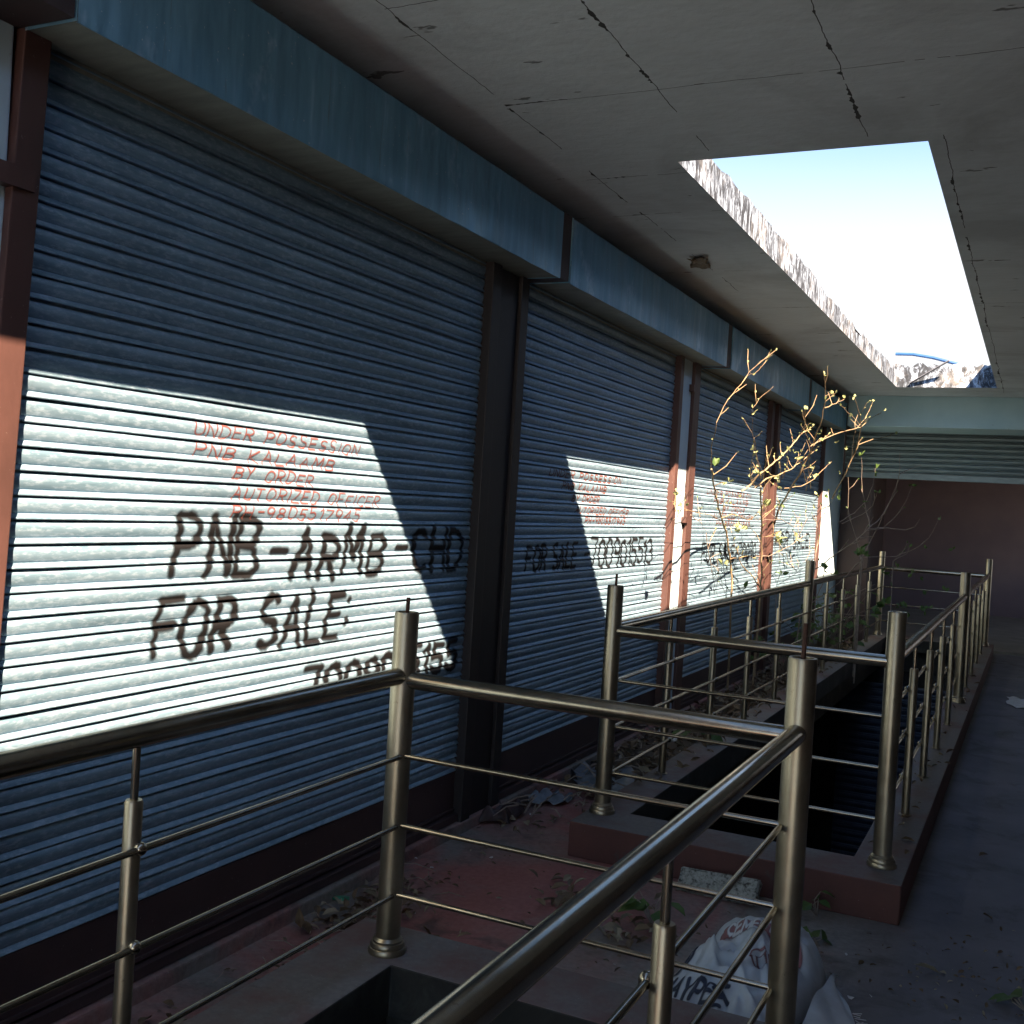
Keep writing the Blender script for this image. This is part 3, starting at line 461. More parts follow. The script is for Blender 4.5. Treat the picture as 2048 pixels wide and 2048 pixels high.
# ------------------------------------------------------------------ pipe and bar above the skylight
o=ob('flat_bar',boxes(((-.02,-.004,0),(.02,.004,.46)),bev=.001),MT['bar']); 
def aim(o,a,b):
    a,b=Vector(a),Vector(b); o.location=a; o.rotation_euler=(b-a).to_track_quat('Z','Y').to_euler()
aim(o,(-1.30,12.16,2.93),(-.955,12.05,3.13)); tag(o,'grey flat bar leaning out of the far corner of the skylight','bar')
o=ob('blue_pipe',T([(-1.475,12.27,3.255),(-1.3,12.27,3.25),(-1.1,12.27,3.215),(-.92,12.27,3.165),(-.85,12.27,3.145)],.017,10),MT['bluepipe'],None,60); tag(o,'bent blue pipe lying across the far end of the skylight','pipe')
PLANT={"lit":[[[-2.216,8.81,0.759,0.0096],[-2.211,8.78,0.918,0.0092],[-2.205,8.659,1.078,0.0087],[-2.201,8.539,1.195,0.0083],[-2.198,8.454,1.302,0.0079],[-2.131,8.066,1.386,0.0075],[-2.062,7.71,1.456,0.007],[-1.962,7.227,1.544,0.0066],[-1.871,6.818,1.611,0.0062],[-1.764,6.352,1.701,0.0058]],[[-1.982,7.124,1.741,0.0032],[-1.899,6.798,1.854,0.0029],[-1.797,6.517,1.993,0.0026],[-1.743,6.556,2.142,0.0023],[-1.71,6.712,2.25,0.002],[-1.682,6.782,2.338,0.0017],[-1.68,7.068,2.447,0.0014],[-1.68,7.472,2.553,0.0011]],[[-1.682,6.782,2.338,0.0024],[-1.69,6.939,2.336,0.0016],[-1.68,7.077,2.413,0.0008]],[[-2.162,9.668,1.627,0.0024],[-1.982,8.56,1.817,0.0021],[-1.884,7.865,1.955,0.0019],[-1.816,7.5,2.044,0.0016],[-1.764,7.273,2.16,0.0014],[-1.735,7.414,2.261,0.0011],[-1.715,7.634,2.349,0.0008]],[[-2.175,9.687,0.784,0.0064],[-2.172,9.388,0.898,0.0056],[-2.17,9.084,0.974,0.0047],[-2.167,8.823,1.061,0.0039],[-2.165,8.731,1.133,0.0031],[-2.163,8.583,1.197,0.0022]],[[-2.044,9.103,0.824,0.0088],[-2.038,9.063,1.002,0.0083],[-2.031,8.96,1.203,0.0077],[-1.961,8.614,1.401,0.0072],[-1.822,7.935,1.544,0.0067],[-1.701,7.378,1.64,0.0062]],[[-1.904,7.678,1.608,0.008],[-1.851,7.729,1.66,0.0074],[-1.775,7.675,1.743,0.0068],[-1.74,7.86,1.815,0.0063],[-1.704,7.994,1.887,0.0057],[-1.676,8.078,1.943,0.0051],[-1.64,8.157,2.013,0.0045],[-1.612,8.177,2.065,0.004],[-1.57,8.096,2.137,0.0034],[-1.531,7.838,2.238,0.0028]],[[-1.866,7.917,1.639,0.0064],[-1.79,7.931,1.713,0.006],[-1.774,8.17,1.742,0.0055],[-1.748,8.511,1.807,0.0051],[-1.72,8.723,1.872,0.0047],[-1.689,8.927,1.946,0.0043],[-1.657,8.898,2.007,0.0038]],[[-1.868,9.11,1.65,0.0096],[-1.743,8.872,1.779,0.0087],[-1.66,8.776,1.938,0.0078],[-1.624,8.72,2.004,0.0069],[-1.58,8.575,2.076,0.006],[-1.533,8.48,2.158,0.0051],[-1.478,8.324,2.319,0.0043],[-1.417,7.874,2.463,0.0034]],[[-2.013,9.818,1.666,0.0096],[-2.159,10.115,1.491,0.0096],[-2.295,10.481,1.259,0.0096],[-2.303,10.349,0.986,0.0096],[-2.31,10.329,0.741,0.0096]],[[-1.651,8.866,2.013,0.0032],[-1.604,8.353,2.065,0.0022],[-1.6,8.299,2.067,0.0011]],[[-1.606,8.548,1.998,0.0048],[-1.59,8.689,2.038,0.0046],[-1.558,9.262,2.146,0.0043],[-1.534,10.213,2.276,0.0041],[-1.526,10.498,2.318,0.0038]],[[-1.846,11.097,1.651,0.008],[-1.66,10.638,1.887,0.007],[-1.571,10.553,2.086,0.0059],[-1.467,10.094,2.284,0.0049],[-1.435,9.777,2.358,0.0038],[-1.395,9.14,2.439,0.0028]],[[-1.718,11.825,2.428,0.0048],[-1.691,12.433,2.588,0.0032],[-1.678,13.171,2.725,0.0017]],[[-1.715,11.748,2.24,0.0048],[-1.691,12.695,2.375,0.0038],[-1.679,13.944,2.507,0.0027],[-1.667,14.706,2.605,0.0017]],[[-1.712,11.704,2.438,0.0048],[-1.688,10.944,2.466,0.0032],[-1.661,10.028,2.482,0.0017]],[[-1.411,7.962,2.239,0.0048],[-1.403,8.339,2.307,0.0032],[-1.392,8.647,2.377,0.0017]],[[-1.48,10.386,2.381,0.0032],[-1.458,10.496,2.481,0.0022],[-1.44,10.524,2.556,0.0011]],[[-1.882,12.408,2.091,0.0056],[-1.802,11.925,2.271,0.0038],[-1.745,11.623,2.39,0.002]],[[-1.323,7.436,2.264,0.0024],[-1.319,7.661,2.303,0.0008]],[[-1.626,7.038,1.681,0.0048],[-1.588,6.822,1.721,0.0038],[-1.536,6.518,1.783,0.0027],[-1.464,6.142,1.861,0.0017]],[[-1.738,7.609,1.701,0.0048],[-1.676,7.37,1.784,0.0032],[-1.636,7.206,1.84,0.0017]],[[-1.782,7.464,1.666,0.004],[-1.737,7.214,1.696,0.0034],[-1.701,7.051,1.747,0.0027],[-1.654,6.91,1.814,0.002],[-1.626,6.796,1.85,0.0014]],[[-1.916,9.047,1.756,0.004],[-1.862,8.966,1.849,0.0027],[-1.803,8.663,1.948,0.0014]],[[-1.998,9.366,1.733,0.0048],[-1.93,9.036,1.818,0.0032],[-1.874,8.762,1.914,0.0017]],[[-1.813,9.576,1.751,0.004],[-1.741,8.999,1.832,0.0027],[-1.697,8.633,1.898,0.0014]],[[-2.027,10.922,1.739,0.0048],[-1.914,10.163,1.875,0.0032],[-1.834,9.773,2.028,0.0017]],[[-2.003,10.559,1.7,0.0048],[-1.904,10.092,1.802,0.0032],[-1.851,10.089,1.909,0.0017]],[[-1.962,9.401,1.687,0.0048],[-1.947,10.022,1.728,0.004],[-1.886,10.317,1.813,0.0032],[-1.832,10.567,1.936,0.0025],[-1.808,10.719,2.0,0.0017]],[[-2.023,8.578,1.67,0.004],[-1.992,8.378,1.693,0.0027],[-1.94,7.98,1.736,0.0014]],[[-1.79,8.243,1.744,0.0048],[-1.867,8.689,1.682,0.0032],[-1.905,9.022,1.653,0.0017]],[[-2.135,8.082,1.385,0.0032],[-2.094,7.603,1.425,0.0028],[-2.067,7.027,1.444,0.0024],[-2.053,6.743,1.452,0.002],[-2.018,6.634,1.482,0.0015],[-1.966,6.404,1.521,0.0011]],[[-1.908,6.268,1.452,0.0024],[-1.963,6.379,1.404,0.0016],[-1.984,6.353,1.385,0.0008]],[[-2.086,7.865,1.408,0.004],[-2.059,8.056,1.44,0.0035],[-2.079,8.438,1.422,0.003],[-2.1,8.846,1.402,0.0024],[-2.1,9.222,1.406,0.0019],[-2.052,9.244,1.466,0.0014]],[[-2.131,9.151,1.262,0.0032],[-2.131,9.66,1.26,0.0022],[-2.131,10.133,1.272,0.0011]],[[-2.188,8.592,1.08,0.004],[-2.188,8.963,1.088,0.0031],[-2.187,9.297,1.089,0.0023],[-2.188,9.449,1.061,0.0014]]],"dark":[[[-1.974,8.67,1.401,0.0032],[-1.967,8.911,1.411,0.0027],[-1.967,9.314,1.415,0.0022],[-1.905,9.056,1.488,0.0016],[-1.864,8.756,1.531,0.0011]],[[-1.96,9.317,1.424,0.0032],[-2.022,10.219,1.35,0.0022],[-2.001,10.56,1.38,0.0011]],[[-2.047,8.868,1.109,0.004],[-2.047,9.327,1.099,0.0036],[-2.046,9.696,1.126,0.0031],[-2.044,10.374,1.205,0.0027],[-2.041,10.569,1.277,0.0023],[-1.974,10.545,1.418,0.0018],[-1.885,10.356,1.538,0.0014]],[[-2.084,11.69,0.817,0.0064],[-2.078,11.711,1.019,0.0056],[-2.073,11.721,1.221,0.0047],[-2.024,11.442,1.394,0.0039],[-1.915,11.301,1.555,0.0031],[-1.812,11.081,1.689,0.0022]],[[-2.027,9.236,1.103,0.0032],[-2.031,9.357,0.993,0.0022],[-2.036,9.691,0.839,0.0011]],[[-2.023,9.592,1.239,0.0024],[-2.028,9.667,1.069,0.0019],[-2.031,9.746,0.982,0.0014],[-2.033,10.017,0.921,0.0008]],[[-2.061,7.389,1.297,0.0032],[-2.066,7.481,1.183,0.0027],[-2.07,7.594,1.078,0.0022],[-2.074,7.685,0.972,0.0016],[-2.079,7.868,0.831,0.0011]],[[-1.953,6.624,1.42,0.0032],[-1.994,6.947,1.384,0.0022],[-2.06,7.384,1.311,0.0011]],[[-2.068,7.736,1.109,0.0032],[-2.071,7.821,1.023,0.0025],[-2.076,7.98,0.889,0.0018],[-2.079,8.117,0.817,0.0011]],[[-2.067,10.168,1.108,0.0032],[-2.07,10.344,1.005,0.0027],[-2.071,10.693,0.931,0.0022],[-2.068,11.178,1.031,0.0016],[-2.065,11.438,1.134,0.0011]],[[-2.076,9.881,0.827,0.0032],[-2.073,10.617,0.896,0.0025],[-2.071,11.023,0.939,0.0018],[-2.069,11.555,1.003,0.0011]]],"right":[[[-2.001,11.0,0.897,0.0044],[-1.878,11.116,1.012,0.004],[-1.742,11.062,1.131,0.0037],[-1.608,10.917,1.219,0.0033],[-1.456,10.894,1.379,0.003],[-1.365,11.026,1.491,0.0026],[-1.274,11.12,1.694,0.0023],[-1.222,11.038,1.918,0.0019],[-1.212,10.901,2.119,0.0015]],[[-1.524,11.002,1.073,0.0034],[-1.425,11.116,1.336,0.0028],[-1.318,11.06,1.584,0.0023],[-1.229,10.916,1.794,0.0017],[-1.21,10.895,1.868,0.0012]],[[-1.751,11.004,1.421,0.0034],[-1.626,11.117,1.522,0.0028],[-1.509,11.058,1.649,0.0023],[-1.441,10.915,1.798,0.0017],[-1.428,10.896,1.962,0.0012]],[[-1.721,11.006,1.408,0.0034],[-1.552,11.117,1.511,0.0026],[-1.448,11.057,1.607,0.0019],[-1.395,10.913,1.741,0.0012]],[[-1.471,11.008,1.378,0.0034],[-1.342,11.118,1.395,0.0028],[-1.254,11.055,1.483,0.0023],[-1.136,10.912,1.651,0.0017],[-1.088,10.898,1.8,0.0012]],[[-1.485,11.01,1.362,0.0034],[-1.313,11.118,1.397,0.0028],[-1.134,11.053,1.386,0.0023],[-1.038,10.91,1.421,0.0017],[-1.001,10.899,1.497,0.0012]],[[-1.525,11.012,1.073,0.0034],[-1.561,11.118,1.174,0.0026],[-1.675,11.051,1.502,0.0019],[-1.675,10.909,1.862,0.0012]],[[-1.458,11.014,1.394,0.0034],[-1.529,11.119,1.604,0.0026],[-1.56,11.049,1.782,0.0019],[-1.564,10.908,2.062,0.0012]],[[-1.513,11.016,1.096,0.0034],[-1.21,11.119,1.125,0.0028],[-1.039,11.048,1.214,0.0023],[-0.909,10.907,1.328,0.0017],[-0.837,10.902,1.493,0.0012]],[[-1.225,11.018,1.081,0.0034],[-1.113,11.119,1.162,0.0023],[-1.069,11.046,1.256,0.0012]],[[-1.444,10.52,1.105,0.0044],[-1.549,10.619,0.977,0.0037],[-1.642,10.544,0.855,0.003],[-1.821,10.404,0.686,0.0023],[-1.955,10.405,0.541,0.0015]],[[-1.975,10.522,0.502,0.0044],[-1.643,10.62,0.676,0.003],[-1.322,10.542,0.869,0.0015]],[[-1.962,10.524,0.281,0.0044],[-1.633,10.62,0.5,0.003],[-1.512,10.54,0.577,0.0015]],[[-1.893,10.526,0.569,0.0034],[-1.636,10.62,0.559,0.0026],[-1.414,10.538,0.572,0.0019],[-1.193,10.401,0.611,0.0012]],[[-1.221,11.028,1.918,0.0034],[-1.148,11.12,1.97,0.0023],[-1.031,11.036,2.015,0.0012]],[[-1.541,11.03,1.283,0.0034],[-1.423,11.12,1.306,0.0012]],[[-1.931,11.032,0.64,0.0034],[-1.881,11.12,0.81,0.0023],[-1.878,11.032,0.998,0.0012]],[[-1.833,11.034,0.265,0.0034],[-1.847,11.12,0.503,0.0023],[-1.833,11.03,0.757,0.0012]]],"ll":[[-1.458,7.468,2.201,0.045],[-1.388,7.715,2.442,0.045],[-1.445,8.134,2.313,0.045],[-1.432,8.362,2.381,0.045],[-1.441,8.978,2.421,0.045],[-1.439,9.42,2.478,0.045],[-1.448,10.574,2.57,0.045],[-1.469,11.576,2.58,0.045],[-1.538,13.474,2.503,0.045],[-1.536,14.468,2.589,0.045],[-1.48,9.652,2.345,0.045],[-1.458,8.898,2.35,0.045],[-1.709,10.619,1.875,0.045],[-1.577,9.542,2.102,0.045],[-1.645,8.33,1.886,0.045],[-1.602,7.7,1.921,0.045],[-1.617,6.746,1.833,0.045],[-1.601,10.279,2.102,0.045],[-1.512,8.077,2.108,0.045],[-1.536,8.571,2.106,0.045],[-1.673,8.717,1.855,0.045],[-1.617,7.963,1.914,0.045],[-1.705,7.277,1.723,0.045],[-1.681,9.173,1.863,0.045],[-1.854,6.044,1.539,0.045],[-1.958,6.418,1.463,0.045],[-1.951,6.534,1.472,0.045],[-1.756,6.725,1.643,0.045],[-1.763,6.709,1.636,0.045],[-1.608,6.719,1.846,0.045],[-1.703,7.265,1.726,0.045],[-1.631,7.686,1.87,0.045],[-1.602,7.703,1.923,0.045],[-1.645,8.368,1.887,0.045],[-1.877,7.526,1.564,0.045],[-1.763,8.233,1.698,0.045],[-1.733,8.066,1.721,0.045],[-1.801,8.387,1.666,0.045],[-1.687,9.181,1.852,0.045],[-1.707,9.346,1.819,0.045],[-1.572,8.822,2.058,0.045],[-1.951,10.714,1.56,0.045],[-1.854,10.336,1.673,0.045],[-1.923,7.412,1.518,0.045],[-1.937,8.572,1.531,0.085],[-1.958,8.737,1.51,0.085],[-2.112,8.595,1.327,0.085],[-2.116,8.548,1.323,0.085],[-2.122,10.06,1.242,0.085],[-2.122,10.853,1.242,0.085],[-2.13,8.168,1.058,0.085],[-2.122,9.936,1.247,0.085]],"ld":[[-0.699,11.0,1.24,0.05],[-0.938,11.0,1.229,0.05],[-1.047,11.0,0.97,0.05],[-1.021,11.0,0.994,0.05],[-0.969,11.0,0.947,0.05],[-1.228,11.0,0.932,0.05],[-1.23,11.0,0.842,0.05],[-0.918,11.0,0.789,0.05],[-1.14,11.0,0.649,0.05],[-1.083,11.0,0.64,0.05],[-1.099,11.0,0.661,0.05],[-0.902,11.0,0.636,0.05],[-0.876,11.0,0.668,0.05],[-0.918,11.0,0.664,0.05],[-0.736,11.0,0.842,0.05],[-0.838,11.0,1.508,0.05],[-1.065,11.0,1.264,0.05],[-1.103,11.0,1.83,0.05],[-1.439,11.0,1.922,0.05],[-1.434,11.0,1.967,0.05],[-1.578,11.0,2.082,0.05],[-1.184,11.0,1.025,0.05],[-1.501,11.0,1.64,0.05],[-1.405,11.0,1.728,0.05],[-1.473,10.7,1.172,0.085],[-1.443,10.7,1.13,0.085],[-1.499,10.7,1.126,0.085],[-1.472,10.7,1.143,0.085],[-1.72,10.7,0.886,0.085],[-1.797,10.7,0.969,0.085],[-1.221,10.7,0.697,0.085],[-1.234,10.7,0.681,0.085],[-1.266,10.7,0.984,0.085],[-1.326,10.7,0.599,0.085],[-1.022,10.7,0.586,0.085],[-1.854,10.868,1.69,0.06],[-1.854,11.512,1.71,0.06],[-1.679,6.094,1.703,0.06],[-2.123,10.072,1.215,0.06],[-2.133,10.335,0.901,0.06],[-2.131,12.642,0.885,0.06],[-2.136,8.912,0.848,0.06],[-1.937,9.098,1.542,0.06]]}
# ------------------------------------------------------------------ plants
def leafmesh(bm,c,n,a,L,W,curl=.15):
    """one folded leaf of six points, base at c, along a, facing n"""
    c=Vector(c); a=Vector(a).normalized(); s=a.cross(Vector(n)).normalized(); n=s.cross(a)
    P=[c,c+a*L*.35+s*W*.5+n*L*curl*.6,c+a*L*.7+s*W*.38+n*L*curl*.4,c+a*L-n*L*curl*.6,c+a*L*.7-s*W*.38+n*L*curl*.4,c+a*L*.35-s*W*.5+n*L*curl*.6,c+a*L*.5]
    v=[bm.verts.new(p) for p in P]
    for q in ((0,1,6),(1,2,6),(2,3,6),(3,4,6),(4,5,6),(5,0,6)): bm.faces.new([v[i] for i in q])
def rv(g): return Vector((g.uniform(-1,1),g.uniform(-1,1),g.uniform(-1,1))).normalized()
def plant(lab,branches,leaves,bark,leafm,root,sc=1.,buds=False,nroot=.9,tw=0,thick=1.):
    g=random.Random(len(branches)); x,y,z=root
    t=thing('sapling',lab,'sapling',(x,y,FZ))
    bs=bmesh.new(); bl=bmesh.new()
    for i,b in enumerate(branches):
        p=[q[:3] for q in b]; r=[q[3]*thick for q in b]
        if p[0][2]<nroot: p=[(p[0][0]+g.uniform(-.02,.02),p[0][1]+g.uniform(-.1,.1),FZ-.01)]+p; r=[r[0]*1.15]+r
        # smooth the traced polyline a little
        P=[Vector(q) for q in p]; Q=[P[0]]; RR=[r[0]]
        for k in range(len(P)-1):
            a,b2=P[k],P[k+1]; d=(b2-a).length
            for f in (.33,.67,1.): Q.append(a.lerp(b2,f)+rv(g)*min(.006,d*.03)*(f<1)); RR.append(r[k]+(r[k+1]-r[k])*f)
        tube(bs,Q,RR,7)
        if tw:
            for k in range(2,len(Q)-1):
                if g.random()<tw and Q[k].z>.55:
                    d=(rv(g)*.8+Vector((.1,0,.75))+(Q[k]-Q[k-1]).normalized()*.6).normalized(); L=g.uniform(.05,.20)
                    e=Q[k]+d*L; m=Q[k].lerp(e,.5)+rv(g)*L*.08; e.x=max(e.x,-2.25); m.x=max(m.x,-2.25)
                    tube(bs,[Q[k],m,e],[min(RR[k]*.5,.004),.0025,.0016],5)
                    for q in (m,e):
                        if g.random()<.75: leafmesh(bl,q,rv(g),(d+rv(g)*.6),g.uniform(.014,.032),.014)
        if buds:
            for k in range(2,len(Q)-1):
                if RR[k]<.009 and g.random()<.30:
                    d=(rv(g)+Vector((0,0,.7))).normalized()
                    leafmesh(bl,Q[k],rv(g),d,g.uniform(.012,.03),.012)
    for q in leaves:
        q=list(q); q[3]*=.78 if buds else 1
        for k in range(2 if q[3]<.06 else 3): leafmesh(bl,Vector(q[:3])+rv(g)*q[3]*.15,rv(g),rv(g)+Vector((0,0,.5)),q[3]*g.uniform(.8,1.2),q[3]*g.uniform(.5,.75))
    part('stem',bs,bark,t,60); part('foliage',bl,leafm,t)
    return t
plant('bare sunlit sapling with yellow buds in front of the third shutter',PLANT['lit'],PLANT['ll'],MT['bark'],MT['young'],(-2.13,9.3,0),buds=True,tw=.30,thick=.9)
plant('tangle of thin dark twigs against the sunlit far shutter',PLANT['dark'],PLANT['ld'][-8:],MT['twig'],MT['green'],(-2.08,10.6,0),tw=.5,thick=.9)
plant('shaded leafy sapling leaning over the far rail before the dark maroon wall',PLANT['right'],PLANT['ld'][:-8],MT['twig'],MT['green'],(-1.95,11.2,0),nroot=1.2,tw=.16,thick=1.35)
def weed(lab,c,n,h,spread,size,seed,mat='green'):
    g=random.Random(seed); t=thing('weed',lab,'plant',c); bs=bmesh.new(); bl=bmesh.new()
    for i in range(n):
        a=g.uniform(0,6.28); e=Vector(c)+Vector((math.cos(a)*spread*g.random(),math.sin(a)*spread*g.random(),h*g.uniform(.5,1)))
        m=Vector(c).lerp(e,.5)+Vector((g.uniform(-.02,.02),g.uniform(-.02,.02),h*.15))
        tube(bs,[c,m,e],[.003,.0025,.0015],5)
        leafmesh(bl,e,Vector((g.uniform(-.5,.5),g.uniform(-.8,.1),.8)),Vector((math.cos(a),math.sin(a),-.3)),size*g.uniform(.7,1.2),size*g.uniform(.55,.8))
    part('stem',bs,MT['twig'],t); part('foliage',bl,MT[mat],t)
weed('green leafy weed growing thickly behind the far left corner of the far railing',(-1.95,12.3,FZ),60,.75,.42,.10,5)
weed('dense green creeper under the end of the shutter row',(-1.9,11.2,FZ),70,.55,.4,.10,15)
weed('green weed at the foot of the far railing beyond its middle post',(-1.98,10.0,FZ),40,.42,.4,.09,6)
weed('small green weed with heart-shaped leaves against the red kerb',(-.66,4.22,FZ),4,.10,.07,.065,7)
weed('single broad green leaf plant low beside the railing post',(-.60,3.93,FZ),3,.03,.05,.10,8)
weed('small bright weed at the right edge of the picture on the dark floor',(.06,3.78,FZ),4,.05,.07,.07,12)
weed('broad green leaves beside a baluster on the far kerb',(-1.70,6.2,.10),5,.07,.10,.12,9)
weed('withered green and brown weed between the two pits',(-1.13,3.72,FZ),9,.13,.12,.08,13)
# ------------------------------------------------------------------ sack of cement
def supr(v,n): return np.sign(v)*np.abs(v)**n
SC=np.array([-.735,3.30,FZ]); 
def sackP(u,v):
    """u across, v away from the viewer, both in -1..1; the upper skin of the sack"""
    u=np.asarray(u,float); v=np.asarray(v,float)
    r=(np.abs(u)**3.2+np.abs(v)**4)**(1/3.4); r=np.minimum(r,1)
    h=.185*(1-np.abs(u)**3.0)**.55*np.interp(v,[-1,-.9,-.5,0,.35,.6,.8,.93,1],[0,.16,.45,.72,.90,1.,.93,.55,0])*(1+.08*u)
    fold=.020*np.sin(9*(v*.7+u*.5)+2.2*np.sin(3*u))*np.exp(-((v-.1)/.42)**2)+.012*np.sin(15*(v-.6*u)+1)*np.exp(-((u-.45)**2+(v-.1)**2)/.22)+.007*np.sin(23*u+7*v)*np.sin(11*v-5*u)
    rg=lambda a,w: np.maximum(0,1-np.abs(a)/w)**1.5
    fold=fold+.034*rg(v-.18-.35*u-.06*np.sin(6*u),.10)+.028*rg(v+.22+.42*(u-.1)-.05*np.sin(8*u),.09)*(u>-.75)+.024*rg(v-.05+.8*(u-.35),.08)*(u>.0)+.020*rg(u-.28-.5*v,.07)-.022*rg(v-.33+.1*u,.07)
    h=h+1.05*fold*(1-r**4)*np.clip((1-np.abs(u))*4,0,1)
    x=SC[0]+.19*u+.02*np.sin(4*v)+.03*v; y=SC[1]+.37*v+.012*np.sin(5*u)
    return np.stack([x,y,SC[2]+.012+np.maximum(h,0)],-1)
sk_=thing('cement_sack','crumpled pale woven cement sack with blue and red print, slumped behind the near railing','sack',tuple(SC))
N=110; lin=np.linspace(-1,1,N+1); U,Vv=np.meshgrid(np.sin(lin*math.pi/2),np.sin(lin*math.pi/2)); P=sackP(U,Vv).reshape(-1,3).tolist()
F=[(j*(N+1)+i,j*(N+1)+i+1,(j+1)*(N+1)+i+1,(j+1)*(N+1)+i) for j in range(N) for i in range(N)]
bot=[(p[0],p[1],FZ+.004) for p in P]; n0=len(P); bd=[i for i in range(N+1)]+[j*(N+1)+N for j in range(1,N+1)]+[N*(N+1)+i for i in range(N-1,-1,-1)]+[j*(N+1) for j in range(N-1,0,-1)]
P+= [bot[i] for i in bd]; m=len(bd)
F+=[(bd[(k+1)%m],bd[k],n0+k,n0+(k+1)%m) for k in range(m)]
part('body',(P,F),MT['sack'],sk_,180)
def onsack(u,v): return sackP(u,v)+np.array([0,-.0012,.0022])
writing('print',strokes('JAYPEE',-.82,-.52,.16,-.60,.22,.05,.2,.03,40)+strokes('CEMENT',-.80,-.84,.14,-.90,.22,.05,.2,.03,41)+[[(-.84,-.20),(-.78,-.06),(-.77,.06)],[(-.77,-.20),(-.71,-.06),(-.70,.06)],[(-.92,-.55),(-.86,-.34)],[(-.02,-.40),(.12,-.44),(.26,-.54)]],.024,.006,MT['inkblue'],sk_,onsack,.010,.010)
writing('red_band',[[(-.66,.44),(-.2,.50),(.25,.40),(.66,.20)],[(-.64,.52),(-.2,.58),(.3,.46),(.7,.28)],[(-.86,.12),(-.80,.26)]],.05,.015,MT['inkred'],sk_,onsack,.012,.012)
def onsack2(u,v): return sackP(u,v)+np.array([0,-.0022,.0036])
writing('print',strokes('CEMENT',-.60,.44,.16,.44,.15,.0,.2,.02,42),.020,.006,MT['inkwhite'],sk_,onsack2,.008,.008)
writing('print',[arc(.30,.02,.15,.10,20,330),arc(.32,.02,.07,.05,0,300)],.010,.006,MT['inkred'],sk_,onsack,.010,.010)
# torn flap of the sack on its right, with frayed threads
g=random.Random(21); V=[];F=[]
nu,nv=10,14
for j in range(nv+1):
    for i in range(nu+1):
        f=i/nu; q=j/nv; y=3.05+.66*q; wdt=.15*math.sin(math.pi*min(1,.25+q*.80))**.7
        V.append((-.53+.03*q+wdt*f, y-.10*f, FZ+.012+.055*(1-f)**1.3*math.sin(math.pi*q)+.008*math.sin(q*17+f*6)))
for j in range(nv):
    for i in range(nu): a=j*(nu+1)+i; F.append((a,a+1,a+nu+2,a+nu+1))
part('flap',(V,F),MT['sack'],sk_,180)
bm=bmesh.new()
for k in range(34):
    j=g.uniform(.0,.75); wdt=.15*math.sin(math.pi*min(1,.25+j*.80))**.7; p=Vector((-.53+.03*j+wdt,2.95+.66*j,FZ+.014)); d=Vector((g.uniform(.4,1),g.uniform(-.8,.2),g.uniform(0,.25)))
    tube(bm,[p,p+d*.02,p+d*g.uniform(.03,.045)],.0012,4)
part('frayed_threads',bm,MT['paper'],sk_)['kind']='stuff'
# ------------------------------------------------------------------ litter
def sheet(name,lab,cat,c,sx,sy,mat,seed,h=.02,rot=0,group=None,n=7):
    g=np.random.RandomState(seed); V=[];F=[]; cs,sn=math.cos(rot),math.sin(rot)
    ph=g.uniform(0,6,4)
    for j in range(n+1):
        for i in range(n+1):
            x=(i/n-.5)*sx*(1+.2*math.sin(ph[0]+j)); y=(j/n-.5)*sy*(1+.2*math.sin(ph[1]+i)); z=h*abs(math.sin(ph[2]+i*1.1)*math.cos(ph[3]+j*.9))+g.uniform(0,h*.25)+.003
            V.append((c[0]+x*cs-y*sn,c[1]+x*sn+y*cs,c[2]+z))
    for j in range(n):
        for i in range(n): a=j*(n+1)+i; F.append((a,a+1,a+n+2,a+n+1))
    o=ob(name,(V,F),MT[mat],None,50)
    m=o.modifiers.new('thickness','SOLIDIFY'); m.thickness=.0008
    o.data.transform(Matrix.Translation(-Vector(c))); o.location=c; tag(o,lab,cat,group); return o
sheet('plastic_sheet','crumpled grey plastic sheet lying left of the far railing corner post','plastic sheet',(-1.98,5.5,FZ),.36,.55,'tarp',3,.06,.3)
sheet('plastic_sheet','torn dark plastic strip on the red floor beside the far kerb corner','plastic sheet',(-2.12,5.0,FZ),.22,.16,'tarp',4,.05,1.)
sheet('plastic_sheet','greenish plastic piece at the foot of the far left kerb','plastic sheet',(-1.83,5.0,FZ),.10,.4,'greenplastic',14,.006,.2)
sheet('plastic_shard','small green plastic shard on the dusty floor before the nearest shutter','shard',(-2.20,3.33,FZ),.05,.055,'greenplastic',5,.012,.4,None,2)
sheet('wrapper','shiny white and red wrapper at the bottom left by the nearest shutter','wrapper',(-2.17,1.86,FZ),.10,.12,'paper',6,.035,.6)
sheet('wrapper','red torn wrapper beside the white one at bottom left','wrapper',(-2.12,1.80,FZ),.05,.06,'redplastic',7,.02,.2)
sheet('paper','white paper sheet on the dark floor at the right edge','paper',(-.03,10.45,FZ),.22,.55,'paper',8,.01,.1)
sheet('paper','crumpled white paper behind the far railing post on the leaf litter','paper',(-1.99,7.5,FZ),.12,.14,'paper',18,.06,.1)
sheet('paper','small crumpled pale paper at the pillar foot on leaf litter','paper',(-2.02,6.7,FZ),.12,.2,'paper',19,.07,.5)
sheet('cardboard','dark brown card lying under the frayed end of the sack','cardboard',(-.30,3.17,FZ),.13,.16,'brownpaper',9,.012,.5)
sheet('cloth','black rag lying at the foot of the dark pillar','rag',(-2.22,4.62,FZ),.22,.28,'dmaroon',23,.07,.2)
bm=boxes(((-.16,-.045,0),(.16,.045,.032)),bev=.006)
bmesh.ops.subdivide_edges(bm,edges=bm.edges[:],cuts=2,use_grid_fill=True)
for v in bm.verts: v.co+=Vector((rnd.uniform(-1,1),rnd.uniform(-1,1),rnd.uniform(-1,1)))*.004
